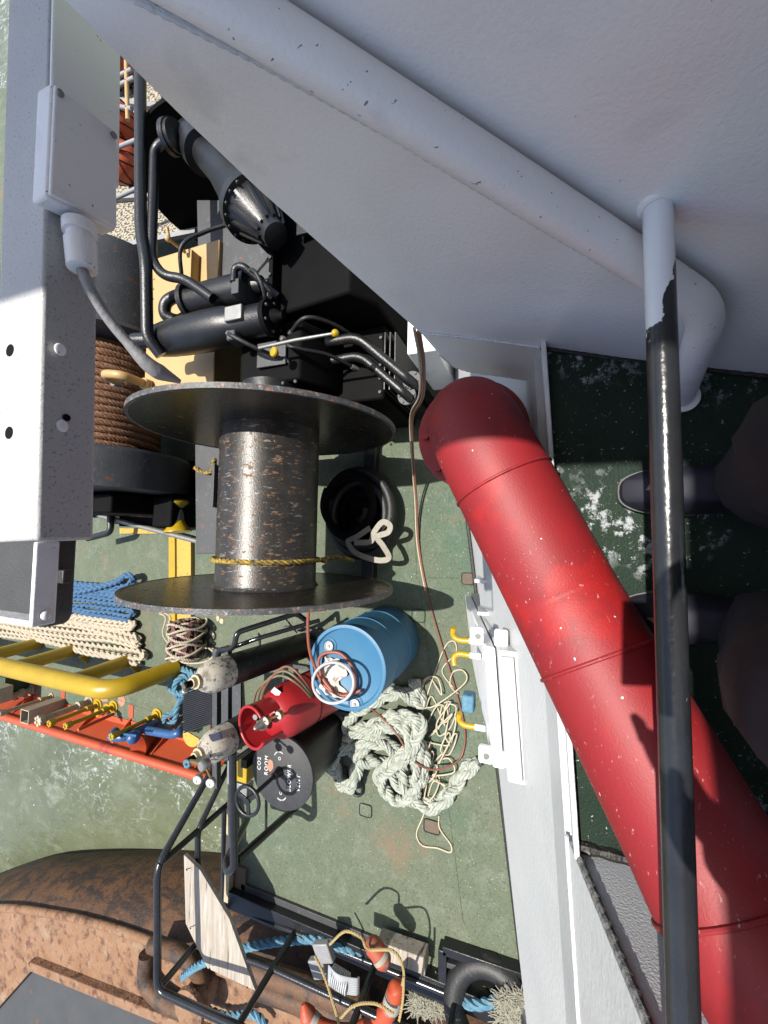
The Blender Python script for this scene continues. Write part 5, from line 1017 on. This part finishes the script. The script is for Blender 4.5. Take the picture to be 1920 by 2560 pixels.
es = [(0, 1), (1, 2), (2, 3), (3, 4), (1, 5), (5, 6), (6, 7), (7, 8), (1, 9), (9, 10), (10, 11), (11, 12), (0, 13), (13, 14), (14, 15), (15, 16), (0, 17), (17, 18), (18, 19), (19, 20)]
rd = [(.15, .11), (.15, .11), .055, .085, .07, .06, .042, .028, .03, .06, .042, .028, .03, .08, .055, .04, .03, .08, .055, .04, .03]
nf = len(vs)
for pa, wr, s_ in ((8, 7, 1), (12, 11, -1)):            # five fingers on each hand, curled on the phone edge
    for k in range(4):
        b = vs[pa]; a1 = b + A(-.01 * s_, .03, .02 - .014 * k); a2 = a1 + A(-.03 * s_, .012, -.002); vs += [a1, a2]; rd += [.0085, .0075]; es += [(pa, nf), (nf, nf + 1)]; nf += 2
    a1 = vs[pa] + A(.0, .005, .035); a2 = a1 + A(-.035 * s_, .005, .008); vs += [a1, a2]; rd += [.01, .0085]; es += [(pa, nf), (nf, nf + 1)]; nf += 2
person = skin_mesh('person', vs, es, rd, m_skin); tag(person, 'person in dark plum trousers and navy shoes standing behind the black rail', 'person')
tr = skin_mesh('trousers', [pel + A(0, 0, .02), hipL, knL + A(.0, .015, .0), knL * .5 + anL * .5 + A(0, -.02, .02), anL + A(0, -.03, -.01), hipR, knR + A(0, .015, 0), knR * .5 + anR * .5 + A(0, -.02, .02), anR + A(0, -.03, -.01)], [(0, 1), (1, 2), (2, 3), (3, 4), (0, 5), (5, 6), (6, 7), (7, 8)], [(.18, .14), .115, .108, .095, .1, .12, .118, .1, .1], m_trousers, person)
tx_ = bpy.data.textures.new('folds', 'CLOUDS'); tx_.noise_scale = .07; tx_.noise_depth = 2
dm_ = tr.modifiers.new('folds', 'DISPLACE'); dm_.texture = tx_; dm_.strength = .03; dm_.mid_level = .5; dm_.texture_coords = 'LOCAL'
skin_mesh('jacket', [pel + A(0, 0, .08), chest, chest * .4 + neck * .6, shL, elL, wrL * .85 + elL * .15, shR, elR, wrR * .85 + elR * .15], [(0, 1), (1, 2), (1, 3), (3, 4), (4, 5), (1, 6), (6, 7), (7, 8)], [(.19, .14), (.18, .135), .075, .08, .062, .046, .085, .066, .056], m_jacket, person)
g = G(); g.ball(head + A(0, -.01, .03), (.1, .115, .115), 24, 16); g.obj('hair', m_hair, person)
for s_, an, to in (('left', anL, toL), ('right', anR, toR)):
    cx_ = an[0] + (to[0] - an[0]) * .5; g = G(); pr = []; n = 40
    for z0, gx in ((2.402, 1.0), (2.425, 1.0)):
        pr.append([A(cx_ + .056 * np.sign(math.cos(a)) * abs(math.cos(a)) ** .7 * (1.0 if math.sin(a) > 0 else .8), -.325 + .145 * np.sign(math.sin(a)) * abs(math.sin(a)) ** .8, z0) for a in np.arange(n) * 2 * math.pi / n])
    vv = np.vstack(pr); g.add(vv, [tuple(range(n - 1, -1, -1)), tuple(range(n, 2 * n))] + [(k, (k + 1) % n, n + (k + 1) % n, n + k) for k in range(n)]); g.obj('shoe_sole', m_sole, person)
    g = G(); L_ = []
    for z0, sx_, sy_, oy in ((2.425, .05, .142, 0), (2.45, .05, .14, 0), (2.475, .044, .12, -.015), (2.5, .036, .085, -.045), (2.52, .034, .06, -.07)):
        L_.append([A(cx_ + sx_ * 1.06 * np.sign(math.cos(a)) * abs(math.cos(a)) ** .7, -.325 + oy + sy_ * np.sign(math.sin(a)) * abs(math.sin(a)) ** .8, z0) for a in np.arange(n) * 2 * math.pi / n])
    vv = np.vstack(L_); g.add(vv, [tuple(range(4 * n, 5 * n))] + [(i * n + k, i * n + (k + 1) % n, (i + 1) * n + (k + 1) % n, (i + 1) * n + k) for i in range(4) for k in range(n)]); g.obj('shoe', m_shoe, person)
    for k in range(4): G().bar(A(cx_ - .03, -.30 - .022 * k, 2.484 + .007 * k), A(cx_ + .03, -.305 - .022 * k, 2.484 + .007 * k), .006, .005).obj('shoe_lace', m_sole, person)
    G().cyl(an + A(0, -.0, .0), an + A(0, -.01, .1), .04, 20).obj('sock', m_sock, person)
ph = thing('phone', 'black phone held level in both hands above the rail', 'phone', (0, 0, 3.52))
fwd = _M @ A(0, 0, 1); rt = _M @ A(0, 1, 0); up_ = np.cross(rt, fwd)
pcn = A(0, 0, CAM_H) - fwd * .016 + rt * .06
G().box(pcn, (.074, .0038, .0355), (rt, fwd, up_)).obj('body', m_vblack, ph, bevel=.003); G().box(pcn - fwd * .0042, (.07, .0004, .033), (rt, fwd, up_)).obj('screen', m_screen, ph)
